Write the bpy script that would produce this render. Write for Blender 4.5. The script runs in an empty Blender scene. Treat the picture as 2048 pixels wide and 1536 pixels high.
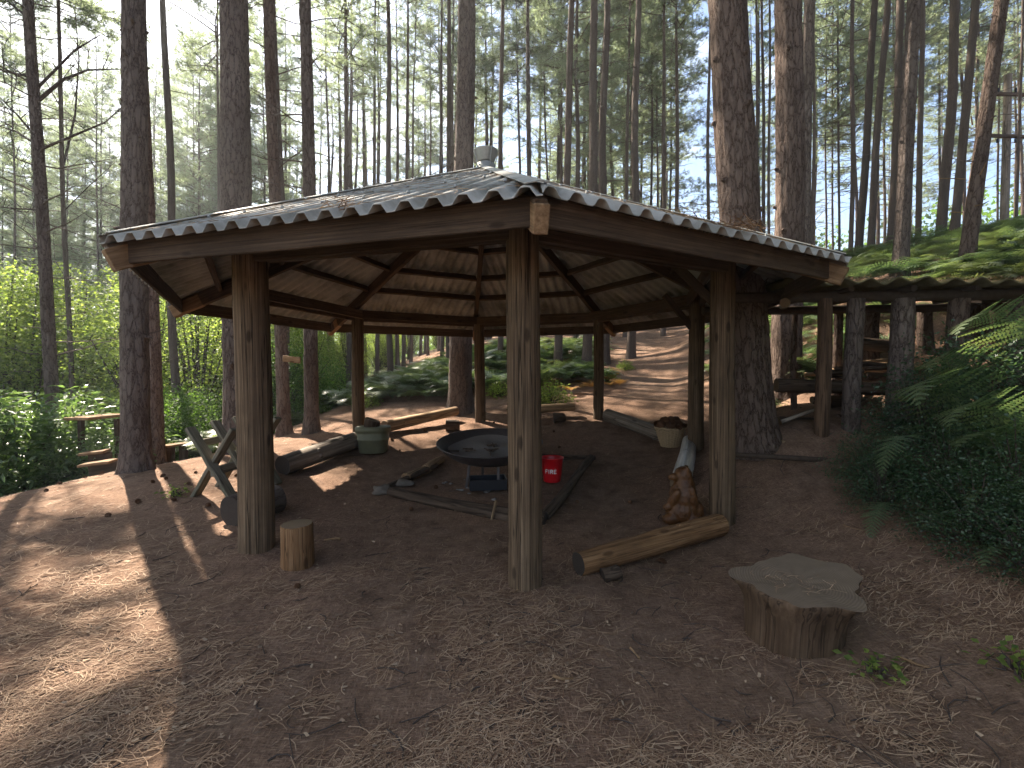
import bpy, bmesh, math, random
import numpy as np
from mathutils import Vector, Matrix, noise as mnoise
R_ = math.radians
scene = bpy.context.scene
C = scene.collection

# ---------------------------------------------------------------- camera
FPX, PITCH, ROLL, CAMZ = 920.0, 0.025, 0.006, 1.60
cam = bpy.data.cameras.new('camera'); camo = bpy.data.objects.new('camera', cam); C.objects.link(camo)
cam.sensor_width = 36; cam.lens = 36 * FPX / 2048; cam.clip_start = 0.05; cam.clip_end = 2000
_f = Vector((0, math.cos(PITCH), -math.sin(PITCH))); _u0 = Vector((0, math.sin(PITCH), math.cos(PITCH))); _r0 = Vector((1, 0, 0))
_r = math.cos(ROLL) * _r0 - math.sin(ROLL) * _u0; _u = math.sin(ROLL) * _r0 + math.cos(ROLL) * _u0
camo.matrix_world = Matrix(((_r.x, _u.x, -_f.x, 0), (_r.y, _u.y, -_f.y, 0), (_r.z, _u.z, -_f.z, CAMZ), (0, 0, 0, 1)))
scene.camera = camo

def ray(px, py):
    return _f + _r * ((px - 1024) / FPX) + _u * ((768 - py) / FPX)
def P(px, py, Y):
    d = ray(px, py); return Vector((0, 0, CAMZ)) + d * (Y / d.y)

# ---------------------------------------------------------------- sun, sky, exposure
SUN_AZ, SUN_EL = R_(-42), R_(44)     # azimuth measured from +Y towards +X
sd = Vector((math.sin(SUN_AZ) * math.cos(SUN_EL), math.cos(SUN_AZ) * math.cos(SUN_EL), math.sin(SUN_EL)))
sl = bpy.data.lights.new('sun', 'SUN'); sl.energy = 5.0; sl.angle = R_(0.55); sl.color = (1.0, 0.89, 0.75)
so = bpy.data.objects.new('sun', sl); C.objects.link(so); so.rotation_euler = sd.to_track_quat('Z', 'Y').to_euler()
w = bpy.data.worlds.new('World'); scene.world = w; w.use_nodes = True
nt = w.node_tree; nt.nodes.clear()
def N(nt, t, **k):
    n = nt.nodes.new(t)
    for a, b in k.items():
        if a in n.inputs.keys(): n.inputs[a].default_value = b
        else: setattr(n, a, b)
    return n
sky = N(nt, 'ShaderNodeTexSky'); sky.sky_type = 'NISHITA'; sky.sun_disc = False
sky.sun_elevation = SUN_EL; sky.sun_rotation = SUN_AZ; sky.air_density = 1.0; sky.dust_density = 1.0; sky.ozone_density = 2.5
bg = N(nt, 'ShaderNodeBackground'); bg.inputs['Strength'].default_value = 0.056
wo = N(nt, 'ShaderNodeOutputWorld')
tc = N(nt, 'ShaderNodeTexCoord')
mp = N(nt, 'ShaderNodeMapping'); mp.inputs['Scale'].default_value = (1, 1, 1.8)
ns = N(nt, 'ShaderNodeTexNoise'); ns.inputs['Scale'].default_value = 3.2; ns.inputs['Detail'].default_value = 7; ns.inputs['Roughness'].default_value = .58
sx = N(nt, 'ShaderNodeSeparateXYZ')
ma = N(nt, 'ShaderNodeMath', operation='MULTIPLY_ADD'); ma.inputs[1].default_value = -0.2
cr = N(nt, 'ShaderNodeMapRange'); cr.inputs['From Min'].default_value = .50; cr.inputs['From Max'].default_value = .68
mx = N(nt, 'ShaderNodeMix', data_type='RGBA'); mx.inputs['B'].default_value = (4.8, 5.0, 5.3, 1)
L = nt.links.new
L(tc.outputs['Generated'], mp.inputs[0]); L(mp.outputs[0], ns.inputs['Vector']); L(tc.outputs['Generated'], sx.inputs[0])
L(sx.outputs['X'], ma.inputs[0]); L(ns.outputs['Fac'], ma.inputs[2]); L(ma.outputs[0], cr.inputs['Value'])
L(cr.outputs[0], mx.inputs['Factor']); L(sky.outputs[0], mx.inputs['A']); L(mx.outputs['Result'], bg.inputs[0]); L(bg.outputs[0], wo.inputs[0])
scene.view_settings.view_transform = 'Standard'; scene.view_settings.look = 'None'
scene.view_settings.exposure = 2.5; scene.view_settings.gamma = 1; scene.view_settings.use_curve_mapping = False
scene.cycles.max_bounces = 8; scene.cycles.transmission_bounces = 6; scene.cycles.transparent_max_bounces = 8
scene.cycles.use_denoising = True

# ---------------------------------------------------------------- helpers
rng = np.random.default_rng(7); rnd = random.Random(7)

class MB:
    """collects verts and faces; build() links them as one mesh object"""
    def __init__(s): s.v = []; s.f = []; s.m = []; s.n = 0; s.sm = []
    def add(s, v, f, mi=0, smooth=True):
        b = s.n; s.v.extend([tuple(p) for p in v]); s.n += len(v)
        for q in f: s.f.append(tuple(i + b for i in q)); s.m.append(mi); s.sm.append(smooth)
    def tube(s, pts, rad, n=8, mi=0, cap=True, capmi=None, irr=0.0, smooth=True, ridge=None):
        pts = [Vector(p) for p in pts]; k = len(pts)
        if not hasattr(rad, '__len__'): rad = [rad] * k
        T = [(pts[min(i + 1, k - 1)] - pts[max(i - 1, 0)]).normalized() for i in range(k)]
        a = Vector((0, 0, 1)) if abs(T[0].z) < .9 else Vector((1, 0, 0))
        U = (a - T[0] * a.dot(T[0])).normalized(); V = []
        lob = [rnd.uniform(0, 6.28) for _ in range(4)]
        for i in range(k):
            U = (U - T[i] * U.dot(T[i])).normalized(); W = T[i].cross(U)
            for j in range(n):
                t = 2 * math.pi * j / n; r = rad[i]
                if irr: r *= 1 + irr * (.5 * math.sin(2 * t + lob[0] + i * .25) + .35 * math.sin(3 * t + lob[1] - i * .4) + .3 * math.sin(5 * t + lob[2] + i * 1.3))
                V.append(pts[i] + U * (math.cos(t) * r) + W * (math.sin(t) * r))
        F = [(i * n + j, i * n + (j + 1) % n, (i + 1) * n + (j + 1) % n, (i + 1) * n + j) for i in range(k - 1) for j in range(n)]
        s.add(V, F, mi, smooth)
        if cap:
            cm = mi if capmi is None else capmi
            s.add([V[j] for j in range(n)], [tuple(range(n))[::-1]], cm, False)
            s.add([V[(k - 1) * n + j] for j in range(n)], [tuple(range(n))], cm, False)
    def box(s, c, d, M=None, mi=0):
        x, y, z = [q / 2 for q in d]; c = Vector(c)
        v = [Vector((a * x, b * y, e * z)) for a in (-1, 1) for b in (-1, 1) for e in (-1, 1)]
        v = [(M @ p if M else p) + c for p in v]
        s.add(v, [(0, 1, 3, 2), (4, 6, 7, 5), (0, 4, 5, 1), (2, 3, 7, 6), (0, 2, 6, 4), (1, 5, 7, 3)], mi, False)
    def lathe(s, prof, n=32, mi=0, smooth=True, fn=None):
        V = []
        for i, (r, z) in enumerate(prof):
            for j in range(n):
                t = 2 * math.pi * j / n; q = Vector((r * math.cos(t), r * math.sin(t), z))
                V.append(fn(q, t, i) if fn else q)
        k = len(prof)
        s.add(V, [(i * n + j, i * n + (j + 1) % n, (i + 1) * n + (j + 1) % n, (i + 1) * n + j) for i in range(k - 1) for j in range(n)], mi, smooth)
        return V
    def build(s, name, mats, parent=None, M=None, bevel=0):
        me = bpy.data.meshes.new(name); me.from_pydata(s.v, [], s.f)
        for m in (mats if isinstance(mats, (list, tuple)) else [mats]): me.materials.append(m)
        me.polygons.foreach_set('material_index', s.m); me.polygons.foreach_set('use_smooth', s.sm); me.update()
        o = link(name, me, parent, M)
        if bevel:
            b = o.modifiers.new('bevel', 'BEVEL'); b.width = bevel; b.segments = 1; b.limit_method = 'ANGLE'
        return o

def link(name, me, parent=None, M=None):
    o = bpy.data.objects.new(name, me); C.objects.link(o)
    if parent is not None:
        o.parent = parent
        if M is not None: o.matrix_local = wm(parent).inverted() @ M
        else: o.matrix_local = wm(parent).inverted()
    elif M is not None: o.matrix_world = M
    return o
def wm(o):
    m = o.matrix_basis.copy()
    return wm(o.parent) @ m if o.parent else m
def empty(name, loc, rz=0):
    o = bpy.data.objects.new(name, None); C.objects.link(o); o.empty_display_size = .2
    o.location = loc; o.rotation_euler = (0, 0, rz); return o
def tag(o, label, cat=None, group=None, kind=None):
    if label: o['label'] = label
    if cat: o['category'] = cat
    if group: o['group'] = group
    if kind: o['kind'] = kind
    return o
def mesh_np(name, v, f, mats, mi=None, smooth=False):
    v = np.asarray(v, np.float32).reshape(-1, 3); f = np.asarray(f, np.int32); k = f.shape[1]
    me = bpy.data.meshes.new(name); me.vertices.add(len(v)); me.vertices.foreach_set('co', v.ravel())
    me.loops.add(f.size); me.loops.foreach_set('vertex_index', f.ravel())
    me.polygons.add(len(f)); me.polygons.foreach_set('loop_start', np.arange(0, f.size, k, dtype=np.int32))
    for m in (mats if isinstance(mats, (list, tuple)) else [mats]): me.materials.append(m)
    if mi is not None: me.polygons.foreach_set('material_index', np.asarray(mi, np.int32))
    if smooth: me.polygons.foreach_set('use_smooth', np.ones(len(f), bool))
    me.update(calc_edges=True); me.validate(); return me
def frame(p0, p1, up=(0, 0, 1)):
    """matrix with local Z from p0 to p1"""
    p0, p1 = Vector(p0), Vector(p1); z = (p1 - p0).normalized(); up = Vector(up)
    if abs(z.dot(up)) > .98: up = Vector((0, 1, 0))
    x = up.cross(z).normalized(); y = z.cross(x)
    return Matrix(((x.x, y.x, z.x, p0.x), (x.y, y.y, z.y, p0.y), (x.z, y.z, z.z, p0.z), (0, 0, 0, 1)))
def beam(name, p0, p1, wd, ht, mat, parent, up=(0, 0, 1), bevel=.006, seg=6, wob=.004):
    """sawn timber: wd across, ht along 'up'; length along its local Z"""
    Mx = frame(p0, p1, up); Ln = (Vector(p1) - Vector(p0)).length; b = MB(); V = []
    for i in range(seg + 1):
        ox, oy = rnd.uniform(-wob, wob), rnd.uniform(-wob, wob)
        for a, c in ((-1, -1), (1, -1), (1, 1), (-1, 1)):
            V.append((a * wd / 2 + ox, c * ht / 2 + oy, Ln * i / seg))
    F = [(i * 4 + j, i * 4 + (j + 1) % 4, i * 4 + 4 + (j + 1) % 4, i * 4 + 4 + j) for i in range(seg) for j in range(4)]
    F += [(3, 2, 1, 0), tuple(seg * 4 + j for j in range(4))]
    b.add(V, F, 0, False); return b.build(name, mat, parent, Mx, bevel)
def pole(name, p0, p1, r0, r1, mats, parent=None, n=20, seg=10, irr=.03, wob=.01, knots=0):
    """round timber along local Z, bark or peeled on the side (slot 0), cut ends in slot 1"""
    Mx = frame(p0, p1); Ln = (Vector(p1) - Vector(p0)).length; b = MB()
    ph = rnd.uniform(0, 6); pts = [(wob * math.sin(ph + 4 * i / seg), wob * math.cos(ph * 2 + 3 * i / seg), Ln * i / seg) for i in range(seg + 1)]
    rad = [(r0 + (r1 - r0) * i / seg) * (1 + rnd.uniform(-.02, .02)) for i in range(seg + 1)]
    b.tube(pts, rad, n, 0, True, 1 if isinstance(mats, (list, tuple)) and len(mats) > 1 else 0, irr)
    for _ in range(knots):
        t = rnd.uniform(.1, .9); a = rnd.uniform(0, 6.28); r = r0 + (r1 - r0) * t
        d = Vector((math.cos(a), math.sin(a), 0)); c = Vector((0, 0, Ln * t))
        b.tube([c + d * r * .7, c + d * (r * 1.02), c + d * r * 1.12], [r * .38, r * .3, r * .16], 8, 0)
    return b.build(name, mats, parent, Mx)
def copy_tree(o, parent=None):
    c = o.copy(); C.objects.link(c)
    if parent: c.parent = parent
    for ch in o.children: copy_tree(ch, c)
    return c

# ---------------------------------------------------------------- terrain
_cp = np.array([
 (0,-6,0),(-6,-6,-.1),(6,-6,.1),(0,0,0),(-2,1,0),(2,1,.02),(-5,1.5,-.05),(4,1,.15),
 (0,3.4,0),(-2.25,4,.05),(2.1,4.5,.06),(1.7,2.8,.0),(3,2.8,.2),(4.2,3.6,.65),(5.5,3,1.0),(-5,6.2,.22),(-4,4,.06),(-6.5,5.2,.0),(-7.5,3,-.25),
 (-1.7,5.8,.03),(.08,4.7,.02),(1.15,7.0,.16),(-.34,6.3,.03),(-1.1,7.0,.12),(2.1,6,.17),
 (2.75,6.8,.34),(1.56,8.9,.58),(-.72,9.5,.46),(-2.8,8.35,.40),(-3.4,6.05,.22),(-4.5,7.6,.2),(-6,8.5,-.1),
 (2.7,5.3,.45),(3.2,4.9,.50),(3.3,5.6,.85),(4.6,5.5,.95),(6.5,5.5,1.5),(4.6,7.2,1.3),(7.5,8,3.1),(6.6,8.3,2.9),(5.4,8.8,2.0),
 (4.0,8.2,.75),(3.0,8.5,.65),(10,8,3.55),(12,12,4.75),(8.5,12,4.05),(6.4,14,3.0),
 (3.0,12,1.15),(4.4,12,1.32),(5.6,16,2.15),(3.6,16,2.0),(8.2,24,4.0),(11.5,32,5.4),(5,24,3.6),(14,24,5.4),(20,15,6.5),(20,40,8),
 (0,12,.85),(-1.2,11.5,.6),(-2.4,13,1.0),(-2.4,18,1.75),(1.5,14,1.35),(1.5,20,2.6),(-4.1,12,.62),(-5,11,.2),(-7,11,-.5),(-10,10,-1.3),(-10,16,-1.4),(-5.5,18,.6),
 (-6,26,1.8),(0,30,3.6),(-14,26,-1.6),(-20,12,-3),(-24,26,-3),(-12,5,-1.6),(-14,-2,-1.8),(-8,45,3),(10,50,6.5),(-30,50,-2),(30,5,8),(30,60,9),(0,60,5),(12,-4,1.5),(-25,0,-3),
], float)
_cp[:, 2] += np.where(_cp[:, 1] > 0, .0185 * _cp[:, 1] - .045, 0)
def _tps(a, b):
    r2 = ((a[:, None, :] - b[None, :, :]) ** 2).sum(-1); return .5 * r2 * np.log(r2 + 1e-9)
_n = len(_cp); _A = np.zeros((_n + 3, _n + 3)); _A[:_n, :_n] = _tps(_cp[:, :2], _cp[:, :2]) + np.eye(_n) * .02
_A[:_n, _n] = 1; _A[:_n, _n + 1:] = _cp[:, :2]; _A[_n, :_n] = 1; _A[_n + 1:, :_n] = _cp[:, :2].T
_w = np.linalg.solve(_A, np.concatenate([_cp[:, 2], np.zeros(3)]))
_tab = rng.random((256, 256))
def vnoise(x, y):
    xi = np.floor(x).astype(int); yi = np.floor(y).astype(int); fx = x - xi; fy = y - yi
    fx = fx * fx * (3 - 2 * fx); fy = fy * fy * (3 - 2 * fy); g = lambda i, j: _tab[i % 256, j % 256]
    return (g(xi, yi) * (1 - fx) + g(xi + 1, yi) * fx) * (1 - fy) + (g(xi, yi + 1) * (1 - fx) + g(xi + 1, yi + 1) * fx) * fy - .5
def gz(x, y):
    x = np.atleast_1d(np.asarray(x, float)); y = np.atleast_1d(np.asarray(y, float)); s = x.shape
    x = x.ravel(); y = y.ravel(); xc = np.clip(x, -30, 30); yc = np.clip(y, -8, 62); z = np.empty(len(x))
    for i in range(0, len(x), 40000):
        q = np.stack([xc[i:i + 40000], yc[i:i + 40000]], 1)
        z[i:i + 40000] = _tps(q, _cp[:, :2]) @ _w[:_n] + _w[_n] + q @ _w[_n + 1:]
    z += .07 * vnoise(x * .9 + 31, y * .9 + 7) + .03 * vnoise(x * 3.1, y * 3.1 + 50) + .014 * vnoise(x * 11 + 9, y * 11) + .008 * vnoise(x * 31, y * 31 + 3)
    return z.reshape(s)
def g1(x, y): return float(gz(x, y)[0])
def gp(px, py, y0=1.2, y1=60):
    """ground point seen at a pixel"""
    d = ray(px, py); ys = np.arange(y0, y1, .03); zs = CAMZ + d.z / d.y * ys; gs = gz(d.x / d.y * ys, ys)
    k = np.argmax(zs < gs); 
    if not (zs < gs).any(): k = len(ys) - 1
    Y = ys[k]; return Vector((d.x / d.y * Y, Y, gs[k]))
def onground(px, Y):
    d = ray(px, 728); x = d.x / d.y * Y; return Vector((x, Y, g1(x, Y)))
# ---------------------------------------------------------------- materials
def mat(name, rough=.9, spec=.15):
    m = bpy.data.materials.new(name); m.use_nodes = True; nt = m.node_tree; b = nt.nodes['Principled BSDF']
    b.inputs['Roughness'].default_value = rough; b.inputs['Specular IOR Level'].default_value = spec
    return m, nt, b
def coords(nt, sc=(1, 1, 1), kind='Object', rand=True):
    tc = N(nt, 'ShaderNodeTexCoord'); mp = N(nt, 'ShaderNodeMapping'); mp.inputs['Scale'].default_value = sc
    nt.links.new(tc.outputs[kind], mp.inputs[0])
    if rand:
        oi = N(nt, 'ShaderNodeObjectInfo'); mu = N(nt, 'ShaderNodeMath', operation='MULTIPLY'); mu.inputs[1].default_value = 37
        nt.links.new(oi.outputs['Random'], mu.inputs[0]); nt.links.new(mu.outputs[0], mp.inputs['Location'])
    return mp.outputs[0]
def noise(nt, vec, scale, detail=5, rough=.6, dist=0):
    n = N(nt, 'ShaderNodeTexNoise'); n.inputs['Scale'].default_value = scale; n.inputs['Detail'].default_value = detail
    n.inputs['Roughness'].default_value = rough; n.inputs['Distortion'].default_value = dist; nt.links.new(vec, n.inputs['Vector']); return n.outputs['Fac']
def ramp(nt, fac, stops):
    r = N(nt, 'ShaderNodeValToRGB'); e = r.color_ramp.elements
    while len(e) < len(stops): e.new(.5)
    for i, (p, c) in enumerate(stops): e[i].position = p; e[i].color = (*c, 1) if len(c) == 3 else c
    nt.links.new(fac, r.inputs[0]); return r.outputs[0]
def mixc(nt, fac, a, b, mode='MIX'):
    m = N(nt, 'ShaderNodeMix', data_type='RGBA'); m.blend_type = mode
    for s, x in (('Factor', fac), ('A', a), ('B', b)):
        i = m.inputs[s] if s == 'Factor' else [q for q in m.inputs if q.name == s and q.type == 'RGBA'][0]
        if hasattr(x, 'links'): nt.links.new(x, i)
        elif isinstance(x, (int, float)): i.default_value = x
        else: i.default_value = (*x, 1)
    return [o for o in m.outputs if o.type == 'RGBA'][0]
def math2(nt, op, a, b=None):
    m = N(nt, 'ShaderNodeMath', operation=op)
    for i, x in enumerate((a, b)):
        if x is None: continue
        if hasattr(x, 'links'): nt.links.new(x, m.inputs[i])
        else: m.inputs[i].default_value = x
    return m.outputs[0]
def bump(nt, b, h, strength=.5, dist=.01):
    bp = N(nt, 'ShaderNodeBump'); bp.inputs['Strength'].default_value = strength; bp.inputs['Distance'].default_value = dist
    nt.links.new(h, bp.inputs['Height']); nt.links.new(bp.outputs[0], b.inputs['Normal'])
def objvar(nt, col, lo=.75, hi=1.2):
    oi = N(nt, 'ShaderNodeObjectInfo'); mr = N(nt, 'ShaderNodeMapRange'); mr.inputs['To Min'].default_value = lo; mr.inputs['To Max'].default_value = hi
    nt.links.new(oi.outputs['Random'], mr.inputs['Value'])
    v = N(nt, 'ShaderNodeVectorMath', operation='SCALE'); nt.links.new(col, v.inputs[0]); nt.links.new(mr.outputs[0], v.inputs['Scale']); return v.outputs[0]

def bark_mat(name, dark, mid, light, sc=1.0, bs=.9, bd=.03):
    m, nt, b = mat(name, .95, .08)
    v = coords(nt, (15 * sc, 15 * sc, 4.0 * sc))
    nz = noise(nt, v, 1.6, 3, .6)
    va = N(nt, 'ShaderNodeVectorMath', operation='SCALE'); va.inputs['Scale'].default_value = 1.9
    off = N(nt, 'ShaderNodeVectorMath', operation='ADD'); nt.links.new(v, off.inputs[0])
    cc = N(nt, 'ShaderNodeTexNoise'); cc.inputs['Scale'].default_value = 1.1; cc.inputs['Detail'].default_value = 5; cc.inputs['Roughness'].default_value = .65; nt.links.new(v, cc.inputs['Vector'])
    nt.links.new(cc.outputs['Color'], va.inputs[0]); nt.links.new(va.outputs[0], off.inputs[1])
    vo = N(nt, 'ShaderNodeTexVoronoi', feature='DISTANCE_TO_EDGE'); vo.inputs['Scale'].default_value = 1.0; nt.links.new(off.outputs[0], vo.inputs['Vector'])
    fine = noise(nt, coords(nt, (30 * sc, 30 * sc, 14 * sc)), 1.5, 8, .72)
    h = math2(nt, 'ADD', math2(nt, 'MINIMUM', math2(nt, 'MULTIPLY', vo.outputs['Distance'], 4.5), .8), math2(nt, 'MULTIPLY', fine, 1.15))
    col = ramp(nt, h, [(.34, dark), (.62, mid), (.92, light), (1.0, light)])
    big = noise(nt, coords(nt, (1.2, 1.2, .7)), 1.5, 4)
    col = mixc(nt, math2(nt, 'MULTIPLY', big, .8), col, tuple(q * .6 for q in mid))
    col = objvar(nt, col, .8, 1.15)
    nt.links.new(col, b.inputs['Base Color']); bump(nt, b, h, bs, bd); return m
M = {}
M['bark'] = bark_mat('pine_bark', (.028, .021, .018), (.115, .086, .072), (.25, .20, .17))
M['bark_far'] = bark_mat('far_bark', (.03, .022, .018), (.10, .075, .062), (.19, .15, .125), .8, .6)
M['bark_red'] = bark_mat('reddish_bark', (.024, .016, .013), (.105, .07, .055), (.25, .185, .15), 1.0)

def wood_mat(name, dark, mid, light, gs=(60, 60, .9), cracks=.5, moss=None, rough=.85, spec=.15):
    """grain runs along local Z"""
    m, nt, b = mat(name, rough, spec)
    g = noise(nt, coords(nt, gs), 1.0, 6, .65, .12); g2 = noise(nt, coords(nt, (gs[0] * 2.6, gs[1] * 2.6, gs[2] * 1.3)), 1.0, 3, .6)
    c = noise(nt, coords(nt, (gs[0] * .5, gs[1] * .5, gs[2] * .45)), 1.0, 3, .55, .15)
    blot = noise(nt, coords(nt, (2.2, 2.2, 1.4)), 1.2, 5, .65)
    col = ramp(nt, math2(nt, 'ADD', math2(nt, 'MULTIPLY', g, .65), math2(nt, 'MULTIPLY', g2, .35)), [(.32, dark), (.5, mid), (.66, light)])
    cm = ramp(nt, math2(nt, 'ABSOLUTE', math2(nt, 'SUBTRACT', c, .5)), [(.0, (.12, .12, .12)), (.008, (.3, .3, .3)), (.02, (1, 1, 1))])
    col = mixc(nt, cracks, col, cm, 'MULTIPLY')
    col = mixc(nt, ramp(nt, blot, [(.45, (0, 0, 0)), (.68, (.6, .6, .6))]), col, tuple(q * .45 for q in mid) if moss is None else moss)
    vo = N(nt, 'ShaderNodeTexVoronoi'); vo.inputs['Scale'].default_value = 1; nt.links.new(coords(nt, (7, 7, 2.6)), vo.inputs['Vector'])
    kn = ramp(nt, vo.outputs['Distance'], [(.0, (1, 1, 1)), (.10, (.9, .9, .9)), (.17, (0, 0, 0))])
    col = mixc(nt, math2(nt, 'MULTIPLY', kn, .7), col, tuple(q * .5 for q in dark))
    col = objvar(nt, col, .82, 1.15)
    nt.links.new(col, b.inputs['Base Color'])
    h = math2(nt, 'ADD', math2(nt, 'MULTIPLY', g, .6), math2(nt, 'MULTIPLY', cm, .8 * cracks + .1)); bump(nt, b, h, .6, .012); return m
M['post'] = wood_mat('weathered_post', (.038, .025, .016), (.13, .087, .053), (.225, .16, .10), (58, 58, .9), .95)
M['beam'] = wood_mat('sawn_timber', (.035, .024, .017), (.085, .057, .038), (.15, .104, .07), (70, 70, 1.2), .35)
M['beam_new'] = wood_mat('fresh_timber', (.13, .075, .038), (.235, .145, .078), (.34, .22, .125), (30, 30, 1.2), .25)
M['log_orange'] = wood_mat('orange_log', (.08, .038, .016), (.21, .112, .052), (.32, .19, .10), (50, 50, 1.0), .6)
M['shed_post'] = wood_mat('shed_post', (.03, .018, .012), (.10, .062, .038), (.16, .10, .065), (40, 40, 1), .6)
M['stump'] = wood_mat('stump_side', (.035, .02, .012), (.095, .06, .036), (.15, .10, .065), (22, 22, .9), .6)
M['log'] = wood_mat('peeled_log', (.14, .085, .045), (.30, .20, .115), (.44, .32, .20), (16, 16, .8), .6)
M['log_grey'] = wood_mat('grey_log', (.09, .07, .055), (.22, .18, .14), (.36, .31, .26), (16, 16, .8), .8)
M['log_dark'] = wood_mat('dark_log', (.03, .02, .014), (.085, .058, .04), (.15, .11, .08), (16, 16, .8), .7)
M['silver'] = wood_mat('worn_silver_log', (.25, .24, .22), (.42, .40, .37), (.58, .56, .53), (16, 16, .8), .5, rough=.35, spec=.5)
M['plank'] = wood_mat('grey_plank', (.10, .085, .06), (.19, .165, .12), (.28, .245, .185), (30, 30, 1.1), .5, moss=(.06, .075, .03))
M['carved'] = wood_mat('carved_wood', (.035, .013, .004), (.09, .036, .011), (.15, .066, .021), (9, 9, 5), .4, rough=.5, spec=.35)

def end_mat(name, a, bcol):
    m, nt, b = mat(name, .85)
    tc = N(nt, 'ShaderNodeTexCoord'); mp = N(nt, 'ShaderNodeMapping'); mp.inputs['Scale'].default_value = (1, 1, 0); nt.links.new(tc.outputs['Object'], mp.inputs[0])
    wv = N(nt, 'ShaderNodeTexWave'); wv.wave_type = 'RINGS'; wv.rings_direction = 'SPHERICAL'; wv.inputs['Scale'].default_value = 22; wv.inputs['Distortion'].default_value = 2.2; wv.inputs['Detail'].default_value = 3
    nt.links.new(mp.outputs[0], wv.inputs['Vector'])
    n = noise(nt, coords(nt, (6, 6, 6)), 3, 5)
    col = mixc(nt, math2(nt, 'MULTIPLY', wv.outputs['Fac'], .6), a, bcol); col = mixc(nt, math2(nt, 'MULTIPLY', n, .6), col, tuple(q * .4 for q in a))
    nt.links.new(col, b.inputs['Base Color']); bump(nt, b, wv.outputs['Fac'], .2, .004); return m
M['end'] = end_mat('cut_end', (.22, .155, .095), (.12, .08, .05)); M['end_dark'] = end_mat('dark_cut_end', (.07, .055, .045), (.035, .027, .022))
M['end_grey'] = end_mat('weathered_stump_top', (.21, .155, .108), (.105, .075, .05))

def ground_mat():
    m, nt, b = mat('needle_litter_ground', .97, .05)
    v = coords(nt, (1, 1, 1), 'Object', False)
    big = noise(nt, v, .7, 5, .6); med = noise(nt, v, 4.5, 6, .65); fine = noise(nt, v, 46, 6, .75)
    def fib(rot, s):
        mp = N(nt, 'ShaderNodeMapping'); mp.inputs['Rotation'].default_value = (0, 0, rot); mp.inputs['Scale'].default_value = s; nt.links.new(v, mp.inputs[0])
        return noise(nt, mp.outputs[0], 1, 3, .55, 1.2)
    f = math2(nt, 'MAXIMUM', math2(nt, 'MAXIMUM', fib(.3, (16, 190, 20)), fib(1.6, (150, 18, 20))), fib(-.7, (17, 170, 20)))
    dirt = ramp(nt, med, [(.3, (.095, .060, .042)), (.5, (.19, .127, .088)), (.72, (.31, .23, .17))])
    need = ramp(nt, f, [(.5, (.125, .073, .05)), (.62, (.31, .19, .128)), (.74, (.52, .36, .245))])
    col = mixc(nt, ramp(nt, math2(nt, 'ADD', math2(nt, 'MULTIPLY', big, .6), math2(nt, 'MULTIPLY', med, .4)), [(.38, (.15, .15, .15)), (.6, (.95, .95, .95))]), dirt, need)
    col = mixc(nt, math2(nt, 'MULTIPLY', ramp(nt, fine, [(.45, (0, 0, 0)), (.75, (1, 1, 1))]), .35), col, (.05, .033, .026))
    sp = N(nt, 'ShaderNodeTexVoronoi'); sp.inputs['Scale'].default_value = 26; nt.links.new(v, sp.inputs['Vector'])
    col = mixc(nt, ramp(nt, sp.outputs['Distance'], [(.0, (1, 1, 1)), (.055, (.8, .8, .8)), (.07, (0, 0, 0))]), col, (.38, .31, .24))
    # far from the clearing the floor is greener
    geo = N(nt, 'ShaderNodeNewGeometry'); ln = N(nt, 'ShaderNodeSeparateXYZ'); nt.links.new(geo.outputs['Position'], ln.inputs[0])
    left = N(nt, 'ShaderNodeMapRange'); left.inputs['From Min'].default_value = -6.5; left.inputs['From Max'].default_value = -9.5; nt.links.new(ln.outputs['X'], left.inputs['Value'])
    col = mixc(nt, left.outputs[0], col, (.055, .07, .028))
    nt.links.new(col, b.inputs['Base Color'])
    h = math2(nt, 'ADD', math2(nt, 'MULTIPLY', f, .5), math2(nt, 'ADD', math2(nt, 'MULTIPLY', fine, .7), math2(nt, 'MULTIPLY', med, .6))); bump(nt, b, h, .9, .03)
    return m
M['ground'] = ground_mat()

def leaf_mat(name, c1, c2, c3, trans=.45, tcol=1.6, rough=.6, spec=.3, hue=(1, 1, .6)):
    m, nt, b = mat(name, rough, spec)
    gi = N(nt, 'ShaderNodeNewGeometry'); col = ramp(nt, gi.outputs['Random Per Island'], [(0, c1), (.5, c2), (1, c3)])
    col = objvar(nt, col, .8, 1.2); nt.links.new(col, b.inputs['Base Color'])
    tr = N(nt, 'ShaderNodeBsdfTranslucent'); tv = N(nt, 'ShaderNodeVectorMath', operation='MULTIPLY'); tv.inputs[1].default_value = tuple(tcol * q for q in hue)
    nt.links.new(col, tv.inputs[0]); nt.links.new(tv.outputs[0], tr.inputs[0])
    ms = N(nt, 'ShaderNodeMixShader'); ms.inputs[0].default_value = trans; out = [n for n in nt.nodes if n.type == 'OUTPUT_MATERIAL'][0]
    nt.links.new(b.outputs[0], ms.inputs[1]); nt.links.new(tr.outputs[0], ms.inputs[2]); nt.links.new(ms.outputs[0], out.inputs[0]); return m
M['needle'] = leaf_mat('pine_needles', (.085, .105, .07), (.12, .145, .095), (.17, .195, .13), .5, 2.5, hue=(1.0, 1.03, .85))
M['leaf'] = leaf_mat('broad_leaves', (.07, .11, .03), (.13, .18, .045), (.22, .27, .07), .5, 2.3, hue=(1.0, 1.0, .65))
M['leaf_mid'] = leaf_mat('mid_leaves', (.04, .08, .02), (.07, .12, .03), (.10, .16, .04), .5, 2.2, hue=(1, 1.1, .5))
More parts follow.
